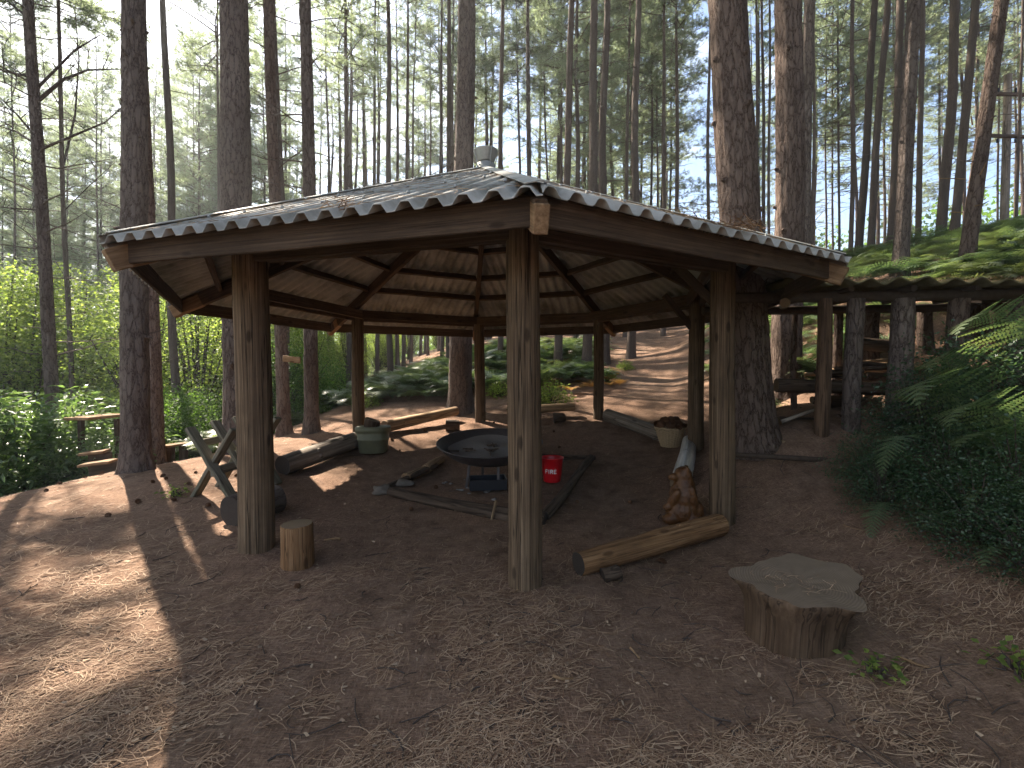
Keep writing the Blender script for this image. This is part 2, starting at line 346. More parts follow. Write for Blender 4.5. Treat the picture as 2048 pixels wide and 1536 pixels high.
M['leaf_dark'] = leaf_mat('dark_glossy_leaves', (.022, .05, .022), (.035, .07, .03), (.05, .09, .038), .3, 2.0, .38, .5)
M['leaf_rhodo'] = leaf_mat('rhododendron_leaves', (.045, .085, .03), (.075, .125, .045), (.11, .165, .06), .4, 2.2, .35, .5)
M['fern'] = leaf_mat('bracken', (.055, .095, .05), (.085, .13, .065), (.13, .17, .085), .36, 1.8, .42, .5, hue=(1, 1.05, .6))
_t = M['fern'].node_tree; _b = _t.nodes['Principled BSDF']; _src = _b.inputs['Base Color'].links[0].from_socket
_nz = noise(_t, coords(_t, (1, 1, 1), 'Object', False), 1.1, 4, .6); _c = mixc(_t, ramp(_t, _nz, [(.42, (0, 0, 0)), (.62, (.75, .75, .75))]), _src, (.12, .135, .055)); _t.links.new(_c, _b.inputs['Base Color'])
_tv = [q for q in _t.nodes if q.type == 'VECT_MATH' and q.operation == 'MULTIPLY'][0]; _t.links.new(_c, _tv.inputs[0])
M['fern_dry'] = leaf_mat('dry_bracken', (.24, .12, .04), (.30, .16, .06), (.36, .2, .08), .4, 1.5)
M['litter'] = leaf_mat('fallen_needles', (.15, .078, .048), (.33, .205, .125), (.54, .38, .25), .1, 1, .8)
M['chip'] = leaf_mat('wood_chips', (.09, .055, .035), (.16, .105, .07), (.33, .24, .16), .0, 1, .9)
M['stem'] = mat('green_stem', .7)[0]; M['stem'].node_tree.nodes['Principled BSDF'].inputs['Base Color'].default_value = (.07, .075, .035, 1)
M['twig'] = mat('dead_twig', .95)[0]; M['twig'].node_tree.nodes['Principled BSDF'].inputs['Base Color'].default_value = (.065, .05, .042, 1)

def sheet_mat():
    m, nt, b = mat('fibre_cement_sheet', .75, .3)
    v = coords(nt, (1, 1, 1)); n1 = noise(nt, v, 2.2, 6, .65); n2 = noise(nt, v, 40, 4, .6)
    col = ramp(nt, n1, [(.3, (.11, .105, .085)), (.55, (.33, .325, .30)), (.75, (.43, .425, .40))])
    col = mixc(nt, math2(nt, 'MULTIPLY', n2, .25), col, (.2, .19, .15)); nt.links.new(col, b.inputs['Base Color']); bump(nt, b, n2, .15, .002); return m
M['sheet'] = sheet_mat()
def plain(name, col, rough=.5, metal=0, spec=.4, nscale=18, namt=.35, dark=.5, bs=.25):
    m, nt, b = mat(name, rough, spec); b.inputs['Metallic'].default_value = metal
    n = noise(nt, coords(nt, (1, 1, 1)), nscale, 6, .65)
    c = mixc(nt, math2(nt, 'MULTIPLY', ramp(nt, n, [(.4, (0, 0, 0)), (.7, (1, 1, 1))]), namt), col, tuple(q * dark for q in col))
    nt.links.new(c, b.inputs['Base Color']); bump(nt, b, n, bs, .003); return m
M['galv'] = plain('galvanised_metal', (.33, .33, .31), .55, .6)
M['steel'] = plain('sooty_steel', (.085, .07, .066), .55, .4)
M['ash'] = plain('ash', (.21, .185, .165), .95, 0, .05, 30)
M['blackm'] = plain('black_metal', (.018, .018, .022), .45, .3)
M['red'] = plain('red_plastic', (.62, .012, .018), .35, 0, .5, 6, .2)
M['white'] = plain('white_paint', (.8, .78, .75), .6, 0, .3, 20, .2)
M['green'] = plain('green_plastic', (.135, .138, .085), .55, 0, .35, 9, .35, .55)
M['stone'] = plain('stone', (.16, .135, .11), .95, 0, .1, 12, .6)
M['cone'] = plain('pine_cone', (.12, .062, .034), .85, 0, .1, 30, .6)
M['wicker'] = plain('wicker', (.40, .29, .17), .75, 0, .2, 30, .6)
M['moss'] = plain('mossy_sheet', (.095, .082, .045), .98, 0, .02, 9, .7, .4, .8)
M['rail'] = plain('dark_pole', (.075, .055, .042), .9, 0, .1, 20, .6)
M['brownsheet'] = plain('brown_cladding', (.20, .12, .08), .7, 0, .2, 8, .3)
M['split'] = wood_mat('split_firewood', (.20, .12, .06), (.42, .28, .16), (.60, .43, .27), (22, 22, 1.2), .35)

# ---------------------------------------------------------------- ground
def warp(n, lo, hi, c, s):
    a, b_ = math.asinh((lo - c) / s), math.asinh((hi - c) / s); t = np.linspace(a, b_, n); return c + s * np.sinh(t)
gx = warp(460, -400, 400, 0, 4.2); gy = warp(420, -60, 500, 4, 4.0)
X, Y = np.meshgrid(gx, gy); Z = gz(X, Y)
idx = np.arange(X.size).reshape(X.shape); F = np.stack([idx[:-1, :-1], idx[:-1, 1:], idx[1:, 1:], idx[1:, :-1]], -1).reshape(-1, 4)
go = link('ground', mesh_np('ground', np.stack([X, Y, Z], -1), F, M['ground'], smooth=True)); tag(go, None, kind='structure')

# fallen needles lying on the ground near the camera
def ribbons(pos, ang, ln, wd, bend, lift, seg=3):
    n = len(pos); t = np.linspace(-.5, .5, seg + 1); a = ang[:, None] + bend[:, None] * t[None]; st = (ln / seg)[:, None]
    dx = np.cos(a) * st; dy = np.sin(a) * st; x = pos[:, 0:1] + np.cumsum(dx, 1) - dx.sum(1, keepdims=True) / 2; y = pos[:, 1:2] + np.cumsum(dy, 1) - dy.sum(1, keepdims=True) / 2
    nx = -np.sin(a) * wd[:, None] / 2; ny = np.cos(a) * wd[:, None] / 2; z = gz(x, y) + lift[:, None] * (1 + .8 * t[None])
    V = np.stack([np.stack([x - nx, y - ny, z], -1), np.stack([x + nx, y + ny, z + .0004], -1)], 2)
    k = seg + 1; b_ = (np.arange(n) * k * 2)[:, None]; i = np.arange(seg)[None] * 2
    F = np.stack([b_ + i, b_ + i + 1, b_ + i + 3, b_ + i + 2], -1).reshape(-1, 4); return V.reshape(-1, 3), F
n = 120000; yy = 1 / rng.uniform(1 / 9.5, 1 / 1.15, n); xx = rng.uniform(-1.35, 1.35, n) * (yy + .6)
dens = vnoise(xx * 1.3 + 5, yy * 1.3 + 9) + .9 * vnoise(xx * 4.2, yy * 4.2) + .5 * vnoise(xx * 11, yy * 11) + rng.uniform(-.3, .3, n)
under = ((xx + .34) ** 2 + (yy - 6.44) ** 2) < 2.7 ** 2; keep = (dens > -.02) & ~(under & (rng.random(n) < .75)) & (xx < 2.6 + .35 * (5 - yy)); xx, yy = xx[keep], yy[keep]; n = len(xx)
V_, F_ = ribbons(np.stack([xx, yy], 1), .25 + rng.normal(0, .9, n), rng.uniform(.06, .15, n), .0020 + .00045 * yy * rng.uniform(.7, 1.3, n), rng.normal(0, .9, n), rng.uniform(.002, .012, n))
lo = link('needle_litter', mesh_np('needle_litter', V_, F_, M['litter'])); tag(lo, 'thin brown fallen pine needles strewn over the bare ground', 'needle litter', kind='stuff')
tw = MB()
for _ in range(420):
    y = 1 / rnd.uniform(1 / 10, 1 / 1.4); x = rnd.uniform(-1.3, 1.1) * (y + .4); a = rnd.uniform(0, 6.28); l = rnd.uniform(.05, .22) * (1 + .08 * y); k = rnd.uniform(-.4, .4); pts = []
    for q in range(4):
        u = x + math.cos(a + k * q) * l * q / 3; v = y + math.sin(a + k * q) * l * q / 3; pts.append((u, v, g1(u, v) + .006))
    r = rnd.uniform(.0015, .0045); tw.tube(pts, [r, r, r * .8, r * .5], 4, 0, False)
to = tw.build('ground_twigs', M['twig']); tag(to, 'dark little twigs lying about the clearing', 'twigs', kind='stuff')
# bark flakes and chips
n = 6500; yy = 1 / rng.uniform(1 / 12, 1 / 1.2, n); yy[3400:] = rng.uniform(8.5, 24, 3100); xx = rng.uniform(-1.3, 1.3, n) * (yy + .5)
a = rng.uniform(0, 6.28, n); ln = rng.uniform(.010, .036, n) * (.7 + .14 * yy); wd = ln * rng.uniform(.18, .6, n); z = gz(xx, yy)
q = []; 
for sx_, sy_ in ((-1, -.6), (.7, -1), (1, .5), (-.6, 1)):
    q.append(np.stack([xx + np.cos(a) * ln / 2 * sx_ - np.sin(a) * wd / 2 * sy_, yy + np.sin(a) * ln / 2 * sx_ + np.cos(a) * wd / 2 * sy_, z + .006 + rng.uniform(0, .012, n)], -1))
V_ = np.stack(q, 1).reshape(-1, 3); F_ = np.arange(n * 4).reshape(-1, 4)
lo = link('bark_flakes', mesh_np('bark_flakes', V_, F_, M['chip'])); tag(lo, 'small bark flakes and wood chips scattered across the clearing', 'bark flakes', kind='stuff')
# ---------------------------------------------------------------- the pavilion
RC = Vector((-.342, 6.44)); RR, OV, ROT = 3.1, .917, .124
ZAP, KS = 4.42, .46; KA = KS / math.cos(R_(22.5))
def cor(i, r):
    a = -math.pi / 2 + ROT + i * math.pi / 4; return Vector((RC.x + r * math.cos(a), RC.y + r * math.sin(a)))
pav = empty('octagonal_shelter', (RC.x, RC.y, 0)); tag(pav, 'octagonal open timber shelter with corrugated sheet roof on eight round posts', 'shelter')
padj = {0: (.045, 0), 1: (-.03, 0), 3: (.11, 0), 4: (.06, 0)}
prad = {0: .124, 1: .118, 2: .112, 3: .098, 4: .108, 5: .108, 6: .11, 7: .142}
for i in range(8):
    c = cor(i, RR); dx = padj.get(i, (0, 0)); x, y = c.x + dx[0], c.y + dx[1]; z0 = g1(x, y) - .25
    r = prad[i]; Ln = 2.74 - z0; m = MB(); k = 26; n = 40; pts = []; rad = []
    ph = i * 1.7
    for j in range(k + 1):
        t = j / k; pts.append((.006 * math.sin(ph + 5 * t), .006 * math.cos(ph + 4 * t), Ln * t)); rad.append(r * (1.03 - .07 * t))
    m.tube(pts, rad, n, 0, True, 1, .018)
    o = m.build('post', [M['post'], M['end']], pav, Matrix.Translation((x, y, z0)))
    if i == 7: tag(o, 'thickest grey round post at the front left')
for i in range(8):
    a, b = cor(i, RR), cor((i + 1) % 8, RR); a2, b2 = cor(i, RR + .06), cor((i + 1) % 8, RR + .06)
    beam('ring_beam', (a2.x, a2.y, 2.645), (b2.x, b2.y, 2.645), .06, .19, M['beam'], pav)
    ain, bin_ = cor(i, RR - .13), cor((i + 1) % 8, RR - .13)
    beam('inner_ring_beam', (ain.x, ain.y, 2.655), (bin_.x, bin_.y, 2.655), .05, .15, M['beam'], pav)
    a, b = cor(i, RR + OV - .075), cor((i + 1) % 8, RR + OV - .075)
    beam('fascia', (a.x, a.y, 2.475), (b.x, b.y, 2.475), .03, .165, M['beam'] , pav)
    # hip rafter
    o_, h_ = cor(i, RR + OV + .005), cor(i, .22)
    zr = lambda r: ZAP - KS * r - .145
    beam('rafter', (h_.x, h_.y, zr(.22)), (o_.x, o_.y, zr(RR + OV)), .075, .17, M['beam_new'] if i in (0, 1) and False else M['beam'], pav)
    # end block of fresher timber at the rafter tail
    p, q = cor(i, RR + OV - .32), cor(i, RR + OV + .03)
    beam('rafter_tail', (p.x, p.y, zr(RR + OV - .32) - .012), (q.x, q.y, zr(RR + OV + .03) - .012), .084, .155, M['beam_new'], pav)
    for ra in (1.35, 1.98, 2.52, 3.22):
        rc = ra / math.cos(R_(22.5)); a, b = cor(i, rc), cor((i + 1) % 8, rc); d = (b - a).normalized() * .05; a = a + d; b = b - d
        z = ZAP - KA * ra - .085; mid = ((a + b) / 2 - RC).normalized(); up = Vector((mid.x * KA, mid.y * KA, 1)).normalized()
        beam('purlin', (a.x, a.y, z - .012), (b.x, b.y, z - .012), .05, .105, M['beam'], pav, up)
    # corrugated sheet: every corrugation runs up the slope and ends at the hips
    a, b = cor(i, 1), cor((i + 1) % 8, 1); mid = ((a + b) / 2 - RC).normalized(); tg = Vector((-mid.y, mid.x)); tn = math.tan(R_(22.5))
    raO = (RR + OV + .055) * math.cos(R_(22.5)) + .02; hw = raO * tn; pitch = .172; per = 10; nu = int(2 * hw / pitch * per)
    ph = rnd.uniform(0, 1); V = []; Fq = []
    def prof(u): return .026 * max(-1, min(1, 1.7 * math.sin(2 * math.pi * (u / pitch + ph))))
    us = [-hw + 2 * hw * j / nu for j in range(nu + 1)]
    for th in (0, 1):
        for u in us:
            ra0 = max(abs(u) / tn, .14); e = raO + .004 * math.sin(u * 2.1 + ph * 9); h = prof(u) - .007 * th
            for ra in (e, e * .66 + ra0 * .34, e * .33 + ra0 * .67, ra0):
                ra = max(ra, ra0); p = RC + mid * ra + tg * u; V.append((p.x, p.y, ZAP - KA * ra + h))
    nn = (nu + 1) * 4
    for j in range(nu):
        for q in range(3):
            s0 = j * 4 + q; Fq.append((s0, s0 + 4, s0 + 5, s0 + 1)); s1 = s0 + nn; Fq.append((s1, s1 + 1, s1 + 5, s1 + 4))
        Fq.append((j * 4, j * 4 + nn, j * 4 + 4 + nn, j * 4 + 4))
    m = MB(); m.add(V, Fq, 0, True); m.build('roof_sheet', M['sheet'], pav, Matrix.Identity(4))
    # hip cap: folded strip along the hip
    a = -math.pi / 2 + ROT + i * math.pi / 4; rd = Vector((math.cos(a), math.sin(a))); sd_ = Vector((-rd.y, rd.x)); V = []
    for k in range(9):
        r = .1 + (RR + OV + .035 - .1) * k / 8; cz = ZAP - KS * r + .040; p = RC + rd * r
        for s_ in (-1, -.12, .12, 1):
            wv = .085 * s_; V.append((p.x + sd_.x * wv - 0, p.y + sd_.y * wv, cz - abs(wv) * .24))
    m = MB(); m.add(V, [(k * 4 + j, k * 4 + j + 1, k * 4 + 5 + j, k * 4 + 4 + j) for k in range(8) for j in range(3)], 0, False)
    o = m.build('hip_cap', M['sheet'], pav, Matrix.Identity(4)); sm = o.modifiers.new('t', 'SOLIDIFY'); sm.thickness = .006
# braces
for i in (1, 2):
    p = cor(i, RR - .08); q = cor(i, RR - .5)
    beam('brace', (p.x, p.y, 2.25), (q.x, q.y, 2.72), .05, .09, M['beam'], pav)
# hub under the apex, and chimney cowl
m = MB(); m.tube([(0, 0, 3.93), (0, 0, 4.2)], .24, 8, 0, smooth=False); m.build('hub', M['beam'], pav, Matrix.Translation((RC.x, RC.y, 0)))
for i in range(8):
    rc = .75; a, b = cor(i, rc), cor((i + 1) % 8, rc); z = ZAP - KS * rc - .10
    beam('purlin', (a.x, a.y, z), (b.x, b.y, z), .045, .07, M['beam'], pav)
m = MB(); m.lathe([(.18, 4.31), (.165, 4.37), (.13, 4.40), (.125, 4.48), (.115, 4.48), (.115, 4.3)], 32)
ck = m.build('chimney_collar', M['galv'], pav, Matrix.Translation((RC.x, RC.y, 0)))
m = MB(); m.lathe([(.02, 4.50), (.105, 4.50), (.115, 4.51), (.17, 4.645), (.172, 4.66), (.16, 4.66), (.11, 4.53), (.001, 4.53)], 20, 0, False)
m.build('chimney_cap', M['galv'], pav, Matrix.Translation((RC.x, RC.y, 0)))
m = MB()
for k in range(4):
    a = k * math.pi / 2 + .5; m.tube([(.13 * math.cos(a), .13 * math.sin(a), 4.42), (.15 * math.cos(a), .15 * math.sin(a), 4.54), (.185 * math.cos(a), .185 * math.sin(a), 4.66)], .007, 5)
m.build('cap_strap', M['galv'], pav, Matrix.Translation((RC.x, RC.y, 0)))
# sheet fixing screws on the two panels that face the camera
sm_ = MB(); sm_.tube([(0, 0, 0), (0, 0, .018)], [.013, .009], 6); sme = bpy.data.meshes.new('screw'); sme.from_pydata(sm_.v, [], sm_.f); sme.materials.append(M['galv'])
for i in (7, 0):
    a, b = cor(i, 1), cor((i + 1) % 8, 1); mid = ((a + b) / 2 - RC).normalized(); tg = Vector((-mid.y, mid.x))
    for ra in (1.35, 1.98, 2.52, 3.25):
        w_ = ra * math.tan(R_(22.5)); u = -w_ + .15
        while u < w_ - .1:
            p = RC + mid * ra + tg * u; link('screw', sme, pav, Matrix.Translation((p.x, p.y, ZAP - KA * ra + .026))); u += .344
# pine needles caught in the corrugations
def clump(name, c, n, sx_, sy_, hz, L_, label, mat_='litter', wd=.004):
    c = Vector(c); V = []; F = []
    for _ in range(n):
        p = c + Vector((rnd.gauss(0, sx_), rnd.gauss(0, sy_), abs(rnd.gauss(0, hz)))); a = rnd.uniform(0, 6.28); l = L_ * rnd.uniform(.5, 1.2); e = rnd.uniform(-.4, .5)
        d = Vector((math.cos(a) * l, math.sin(a) * l, e * l)); s_ = Vector((-math.sin(a), math.cos(a), .4)) * wd * .5; b_ = len(V)
        V += [p - s_, p + s_, p + d + s_, p + d - s_]; F.append((b_, b_ + 1, b_ + 2, b_ + 3))
    o = link(name, mesh_np(name, [tuple(v) for v in V], F, M[mat_])); tag(o, label, 'needle clump', 'needle clumps caught on the roof'); return o
def roofpt(i, u, ra):
    a, b = cor(i, 1), cor((i + 1) % 8, 1); mid = ((a + b) / 2 - RC).normalized(); tg = Vector((-mid.y, mid.x)); p = RC + mid * ra + tg * u; return Vector((p.x, p.y, ZAP - KA * ra + .02))
clump('needle_clump', roofpt(7, .35, 3.70), 60, .05, .05, .02, .10, 'small pale tuft of pine needles on the left roof edge')
clump('needle_clump', roofpt(0, -.25, 3.62), 160, .10, .12, .02, .12, 'reddish tuft of pine needles on the right roof slope nearest its front corner')
clump('needle_clump', roofpt(0, .1, 3.70), 220, .12, .06, .02, .14, 'largest heap of pine needles hanging over the right roof edge')

V = []; F = []
for _ in range(1500):
    i = rnd.choice((7, 7, 0)); ra = 4.0 * math.sqrt(rnd.random()); ra = min(ra, 3.72); w_ = ra * math.tan(R_(22.5)); p = roofpt(i, rnd.uniform(-w_, w_), ra); a = rnd.uniform(0, 6.28); l = rnd.uniform(.04, .11); b_ = len(V); d = Vector((math.cos(a), math.sin(a), 0)); rd_ = Vector((p.x - RC.x, p.y - RC.y, 0)).normalized(); d.z = -KA * d.dot(rd_); s_ = Vector((-d.y, d.x, 0)) * .0022; p.z += .012
    V += [p - s_, p + s_, p + d * l + s_, p + d * l - s_]; F.append((b_, b_ + 1, b_ + 2, b_ + 3))
o = link('roof_needles', mesh_np('roof_needles', [tuple(v) for v in V], F, M['litter'])); tag(o, 'scattered dead pine needles lying over the corrugated roof', 'needles', kind='stuff')

# ---------------------------------------------------------------- inside the shelter
def logseat(name, a, b, r0, r1, mats, label, cat='log', group=None, za=None, zb=None, **k):
    """a, b: ground pixels of the two ends"""
    A, B = gp(*a), gp(*b); A.z += r0 * .9 if za is None else za; B.z += r1 * .9 if zb is None else zb
    o = pole(name, A, B, r0, r1, mats, None, 24, 14, **k); tag(o, label, cat, group); return o
LG = 'logs laid round the fire as seats'
logseat('log_bench', (566, 950), (712, 897), .135, .135, [M['log_grey'], M['end_dark']], 'thick pale log seat left of the green tub with sun on its top', group=LG, knots=3)
logseat('log_bench', (770, 868), (912, 842), .11, .095, [M['log'], M['end']], 'slim brown log seat propped up behind the green tub', group=LG, za=.12, zb=.22, knots=3)
logseat('log_bench', (1015, 842), (1150, 832), .085, .085, [M['log'], M['end']], 'short brown log seat behind the front post in the far centre', group=LG, za=.2, zb=.2)
logseat('log_bench', (1214, 842), (1340, 890), .12, .12, [M['log_grey'], M['end_dark']], 'peeled greyish log seat leading to the wicker basket', group=LG, knots=2, irr=.05)
logseat('log_bench', (1378, 896), (1362, 985), .10, .12, [M['silver'], M['end']], 'shiny silvery debarked log seat behind the carved animal', group=LG, knots=2)
logseat('log_bench', (1155, 1152), (1440, 1072), .088, .105, [M['log_orange'], M['end_dark']], 'golden brown peeled log seat with knots at the front right', group=LG, knots=2, irr=.07, za=.10)
o = logseat('log_bench', (462, 1052), (555, 1020), .155, .15, [M['bark_far'], M['end_dark']], 'short thick barked log behind the front left post, cut end facing out', group=LG, za=.13)
for px, py, r, l in ((905, 862, .12, 'dark wood block propping the slim brown log'), (1118, 845, .10, 'dark round block under the far short log'), (1222, 1165, .06, 'dark block under the left end of the golden brown log')):
    c = gp(px, py); o = pole('support_block', c + Vector((-r, 0, r * .7)), c + Vector((r, .04, r * .8)), r, r * .9, [M['log_dark'], M['end_dark']], None, 14, 4, .12); tag(o, l, 'block', 'blocks that prop the log seats')
logseat('fallen_log', (975, 782), (1040, 775), .12, .11, [M['log_grey'], M['end']], 'pale cut log lying on the path edge beyond the far posts', group=None)

# upright stool
c = gp(595, 1128); m = MB(); Hs = .33
m.tube([(0, 0, -.03), (0, 0, .01), (.002, 0, .1), (0, .002, .2), (0, 0, Hs - .008), (0, 0, Hs)], [.134, .13, .127, .125, .124, .118], 36, 0, True, 1, .025)
o = m.build('log_stool', [M['log_orange'], M['end']], None, Matrix.Translation(c)); tag(o, 'short upright orange brown log stool beside the front left post', 'stool')

# big irregular stump table
c = gp(1588, 1272); lob = lambda t: 1 + .09 * math.sin(3 * t + .6) + .08 * math.sin(5 * t + 2.2) + .05 * math.sin(8 * t + 1) + .02 * math.sin(15 * t)
m = MB(); prof_ = [(.262, -.12), (.262, 0), (.264, .12), (.275, .22), (.302, .29), (.322, .325), (.318, .337)]
nst = 144
def stf(q, t, i):
    f_ = i / (len(prof_) - 1); k = 1 + (lob(t) - 1) * (.12 + 1.0 * f_ ** 2) + .15 * f_ ** 2 * math.exp(-((t - 5.9) / .22) ** 2); return Vector((q.x * k * 1.08 + .03 * f_, q.y * k * .86, q.z + (.008 * math.sin(t * 2) if f_ > .7 else 0)))
V = m.lathe(prof_, nst, 0, True, stf)
ring = V[-nst:]; rings = [[Vector(p) * 1 for p in ring]]
for k in (.75, .5, .25): rings.append([Vector((p.x * k, p.y * k, ring[j].z - .006 * (1 - k) + .004 * math.sin(j * .4 + k * 9))) for j, p in enumerate(ring)])
vv = [p for r_ in rings for p in r_] + [Vector((0, 0, .333))]
m.add(vv, [(a * nst + j, a * nst + (j + 1) % nst, (a + 1) * nst + (j + 1) % nst, (a + 1) * nst + j) for a in range(3) for j in range(nst)] + [(3 * nst + j, 3 * nst + (j + 1) % nst, 4 * nst) for j in range(nst)], 1, True)
o = m.build('tree_stump', [M['stump'], M['end_grey']], None, Matrix.Translation(c) @ Matrix.Rotation(R_(5), 4, 'X') @ Matrix.Rotation(.35, 4, 'Z') @ Matrix.Diagonal((1.04, 1.04, 1, 1))); tag(o, 'wide low stump with flared lobed grey top and needles on it, front right', 'stump')
V = []; F = []
for _ in range(46):
    a = rnd.uniform(0, 6.28); r = .24 * math.sqrt(rnd.random()); p = Vector(c) + Vector((r * math.cos(a), r * math.sin(a) * .85, .345)); a = rnd.uniform(0, 6.28); l = rnd.uniform(.04, .1); b_ = len(V)
    d = Vector((math.cos(a), math.sin(a), 0)); s_ = Vector((-d.y, d.x, 0)) * .0016; bnd = Vector((-d.y, d.x, 0)) * rnd.uniform(-.02, .02)
    V += [p - s_, p + s_, p + d * l / 2 + bnd - s_, p + d * l / 2 + bnd + s_, p + d * l - s_, p + d * l + s_]; F += [(b_, b_ + 1, b_ + 3, b_ + 2), (b_ + 2, b_ + 3, b_ + 5, b_ + 4)]
o = link('stump_needles', mesh_np('stump_needles', [tuple(v) for v in V], F, M['litter'])); tag(o, 'few fallen pine needles lying on the wide stump top', 'needles', kind='stuff')

# fire bowl: shallow steel dish tilted on a stand, over a tray
fc = Vector((-.30, 6.15, 0)); fc.z = g1(fc.x, fc.y)
bowl = empty('fire_bowl', fc); tag(bowl, 'wide shallow rusty steel fire bowl full of ash on an iron stand', 'fire bowl')
T = Matrix.Translation(fc + Vector((0, 0, .30))) @ Matrix.Rotation(R_(7.5), 4, 'X')
Rb = .69; pr = [(.0, 0)] + [(Rb * math.sin(a), .30 * (1 - math.cos(a)) / (1 - math.cos(1.25)) ) for a in [.15 * k for k in range(1, 9)]]
pr = [(max(r, .001), z) for r, z in pr]; s_ = Rb / pr[-1][0]; pr = [(r * s_, z) for r, z in pr]; zt = pr[-1][1]
m = MB(); m.lathe(pr + [(Rb + .018, zt + .004), (Rb + .018, zt + .014), (Rb - .004, zt + .014)] + [(r - .006, z + .008) for r, z in pr[::-1][1:]], 64)
m.build('dish', M['steel'], bowl, T)
zr = pr[6][1] + .0; m = MB(); ra_ = pr[6][0] - .01
m.lathe([(.001, zr + .04), (ra_ * .4, zr + .03), (ra_ * .8, zr + .022), (ra_ * .98, zr + .05)], 48, fn=lambda q, t, i: Vector((q.x, q.y, q.z + .018 * math.sin(3 * t + i) * (i > 0))))
m.build('ash_bed', M['ash'], bowl, T)
m = MB()
for k in range(9):
    a = rnd.uniform(0, 6.28); p = Vector((rnd.gauss(-.1, .12), rnd.gauss(-.12, .1), zr + .045)); m = MB(); m.tube([p, p + Vector((math.cos(a) * .14, math.sin(a) * .14, .02))], [.014, .008], 6); m.build('charred_stick', M['log_dark'], bowl, T)
for a in (.4, 1.97, 3.54, 5.11):
    d = Vector((math.cos(a), math.sin(a), 0)); beam('leg', fc + d * .34 + Vector((0, 0, -.03)), fc + d * .27 + Vector((0, 0, .42)), .035, .035, M['steel'], bowl, bevel=.002)
for k in range(2):
    a = -.75 + k * 3.14; s_ = [fc + Vector((math.cos(a + q) * .72, math.sin(a + q) * .72, .30 + zt - .04)) for q in (-.12, -.06, .06, .12)]
    m = MB(); m.tube(s_, .01, 6); m.build('handle', M['steel'], bowl)
ty = MB(); c = fc + Vector((-.02, -.28, 0)); c.z = g1(c.x, c.y) + .03
ty.box((0, 0, .01), (.46, .30, .012)); 
for dx, dy, a, b_ in ((0, .15, .46, .012), (0, -.15, .46, .012), (.23, 0, .012, .288), (-.23, 0, .012, .288)): ty.box((dx, dy, .075), (a, b_, .12))
o = ty.build('ash_tray', M['blackm'], None, Matrix.Translation(c) @ Matrix.Rotation(.12, 4, 'Z')); tag(o, 'black metal tray on the ground beneath the fire bowl', 'tray')

# log border round the pit
BG = 'thin logs bordering the fire pit'
def border(a, b, r, label, mats=None, **k):
    A, B = Vector((*a, g1(*a) + r * .7)), Vector((*b, g1(*b) + r * .7)); o = pole('border_log', A, B, r, r * .85, mats or [M['log_dark'], M['end_dark']], None, 14, 12, .07, .03, **k); tag(o, label, 'log', BG)
border((-1.62, 5.75), (.35, 4.75), .058, 'upper bark edged border log along the front of the fire pit')
border((-1.50, 5.60), (.30, 4.62), .05, 'lower outer border log hugging the front of the fire pit')
border((.30, 4.85), (1.22, 6.95), .065, 'thick border log to the right of the red bucket')
border((1.28, 7.05), (.0, 7.25), .05, 'far border log just behind the red bucket')
border((-1.60, 5.95), (-1.15, 6.85), .045, 'short border log left of the fire bowl')
def rock(name, c, s, label, mat_='stone', cat='stone', grp=None, seed=0, sub=2):
    bm = bmesh.new(); bmesh.ops.create_icosphere(bm, subdivisions=sub + 1, radius=1)
    for v in bm.verts:
        n_ = mnoise.noise(v.co * 1.3 + Vector((seed, 0, 0))) * .45 + mnoise.noise(v.co * 3 + Vector((seed, 5, 0))) * .15; v.co *= 1 + n_
    for v in bm.verts: v.co = Vector((v.co.x * s[0], v.co.y * s[1], max(v.co.z, -.5) * s[2]))
    me = bpy.data.meshes.new(name); bm.to_mesh(me); bm.free(); me.materials.append(M[mat_])
    for p_ in me.polygons: p_.use_smooth = True
    o = link(name, me, None, Matrix.Translation(c)); tag(o, label, cat, grp); return o
c = gp(765, 988); rock('edge_stone', c + Vector((0, 0, .04)), (.13, .1, .07), 'pale flat stone at the left corner of the fire pit', seed=3)
c = gp(808, 972); rock('edge_stone', c + Vector((0, 0, .03)), (.14, .08, .05), 'long flat stone right beside the pale corner stone', seed=9)
for a, b, l in (((812, 965), (868, 938), 'split wood offcut with pale end left of the fire bowl'), ((850, 950), (885, 925), 'dark split wood offcut nearest the fire bowl')):
    o = logseat('firewood_offcut', a, b, .07, .055, [M['log'], M['beam_new']], l, 'firewood', 'offcuts left of the fire bowl', irr=.14)
c = gp(987, 1042); o = pole('tent_stake', c + Vector((-.02, 0, 0)), c + Vector((.03, .03, .2)), .014, .016, [M['log'], M['end']], None, 10, 4, .03, .0); tag(o, 'short pale stick leaning upright against the front border log', 'stick')
# ash and pebbles under the bowl
for k in range(26):
    a = rnd.uniform(0, 6.28); r = rnd.uniform(.1, .75); p = fc + Vector((math.cos(a) * r, math.sin(a) * r * .9 - .2, 0)); p.z = g1(p.x, p.y) + .005; s_ = rnd.uniform(.015, .04)
    rock('pit_pebble', p, (s_, s_ * .8, s_ * .5), 'small grey pebble in the ash around the fire bowl stand', 'ash', 'pebble', 'pebbles in the fire pit', k, 1)

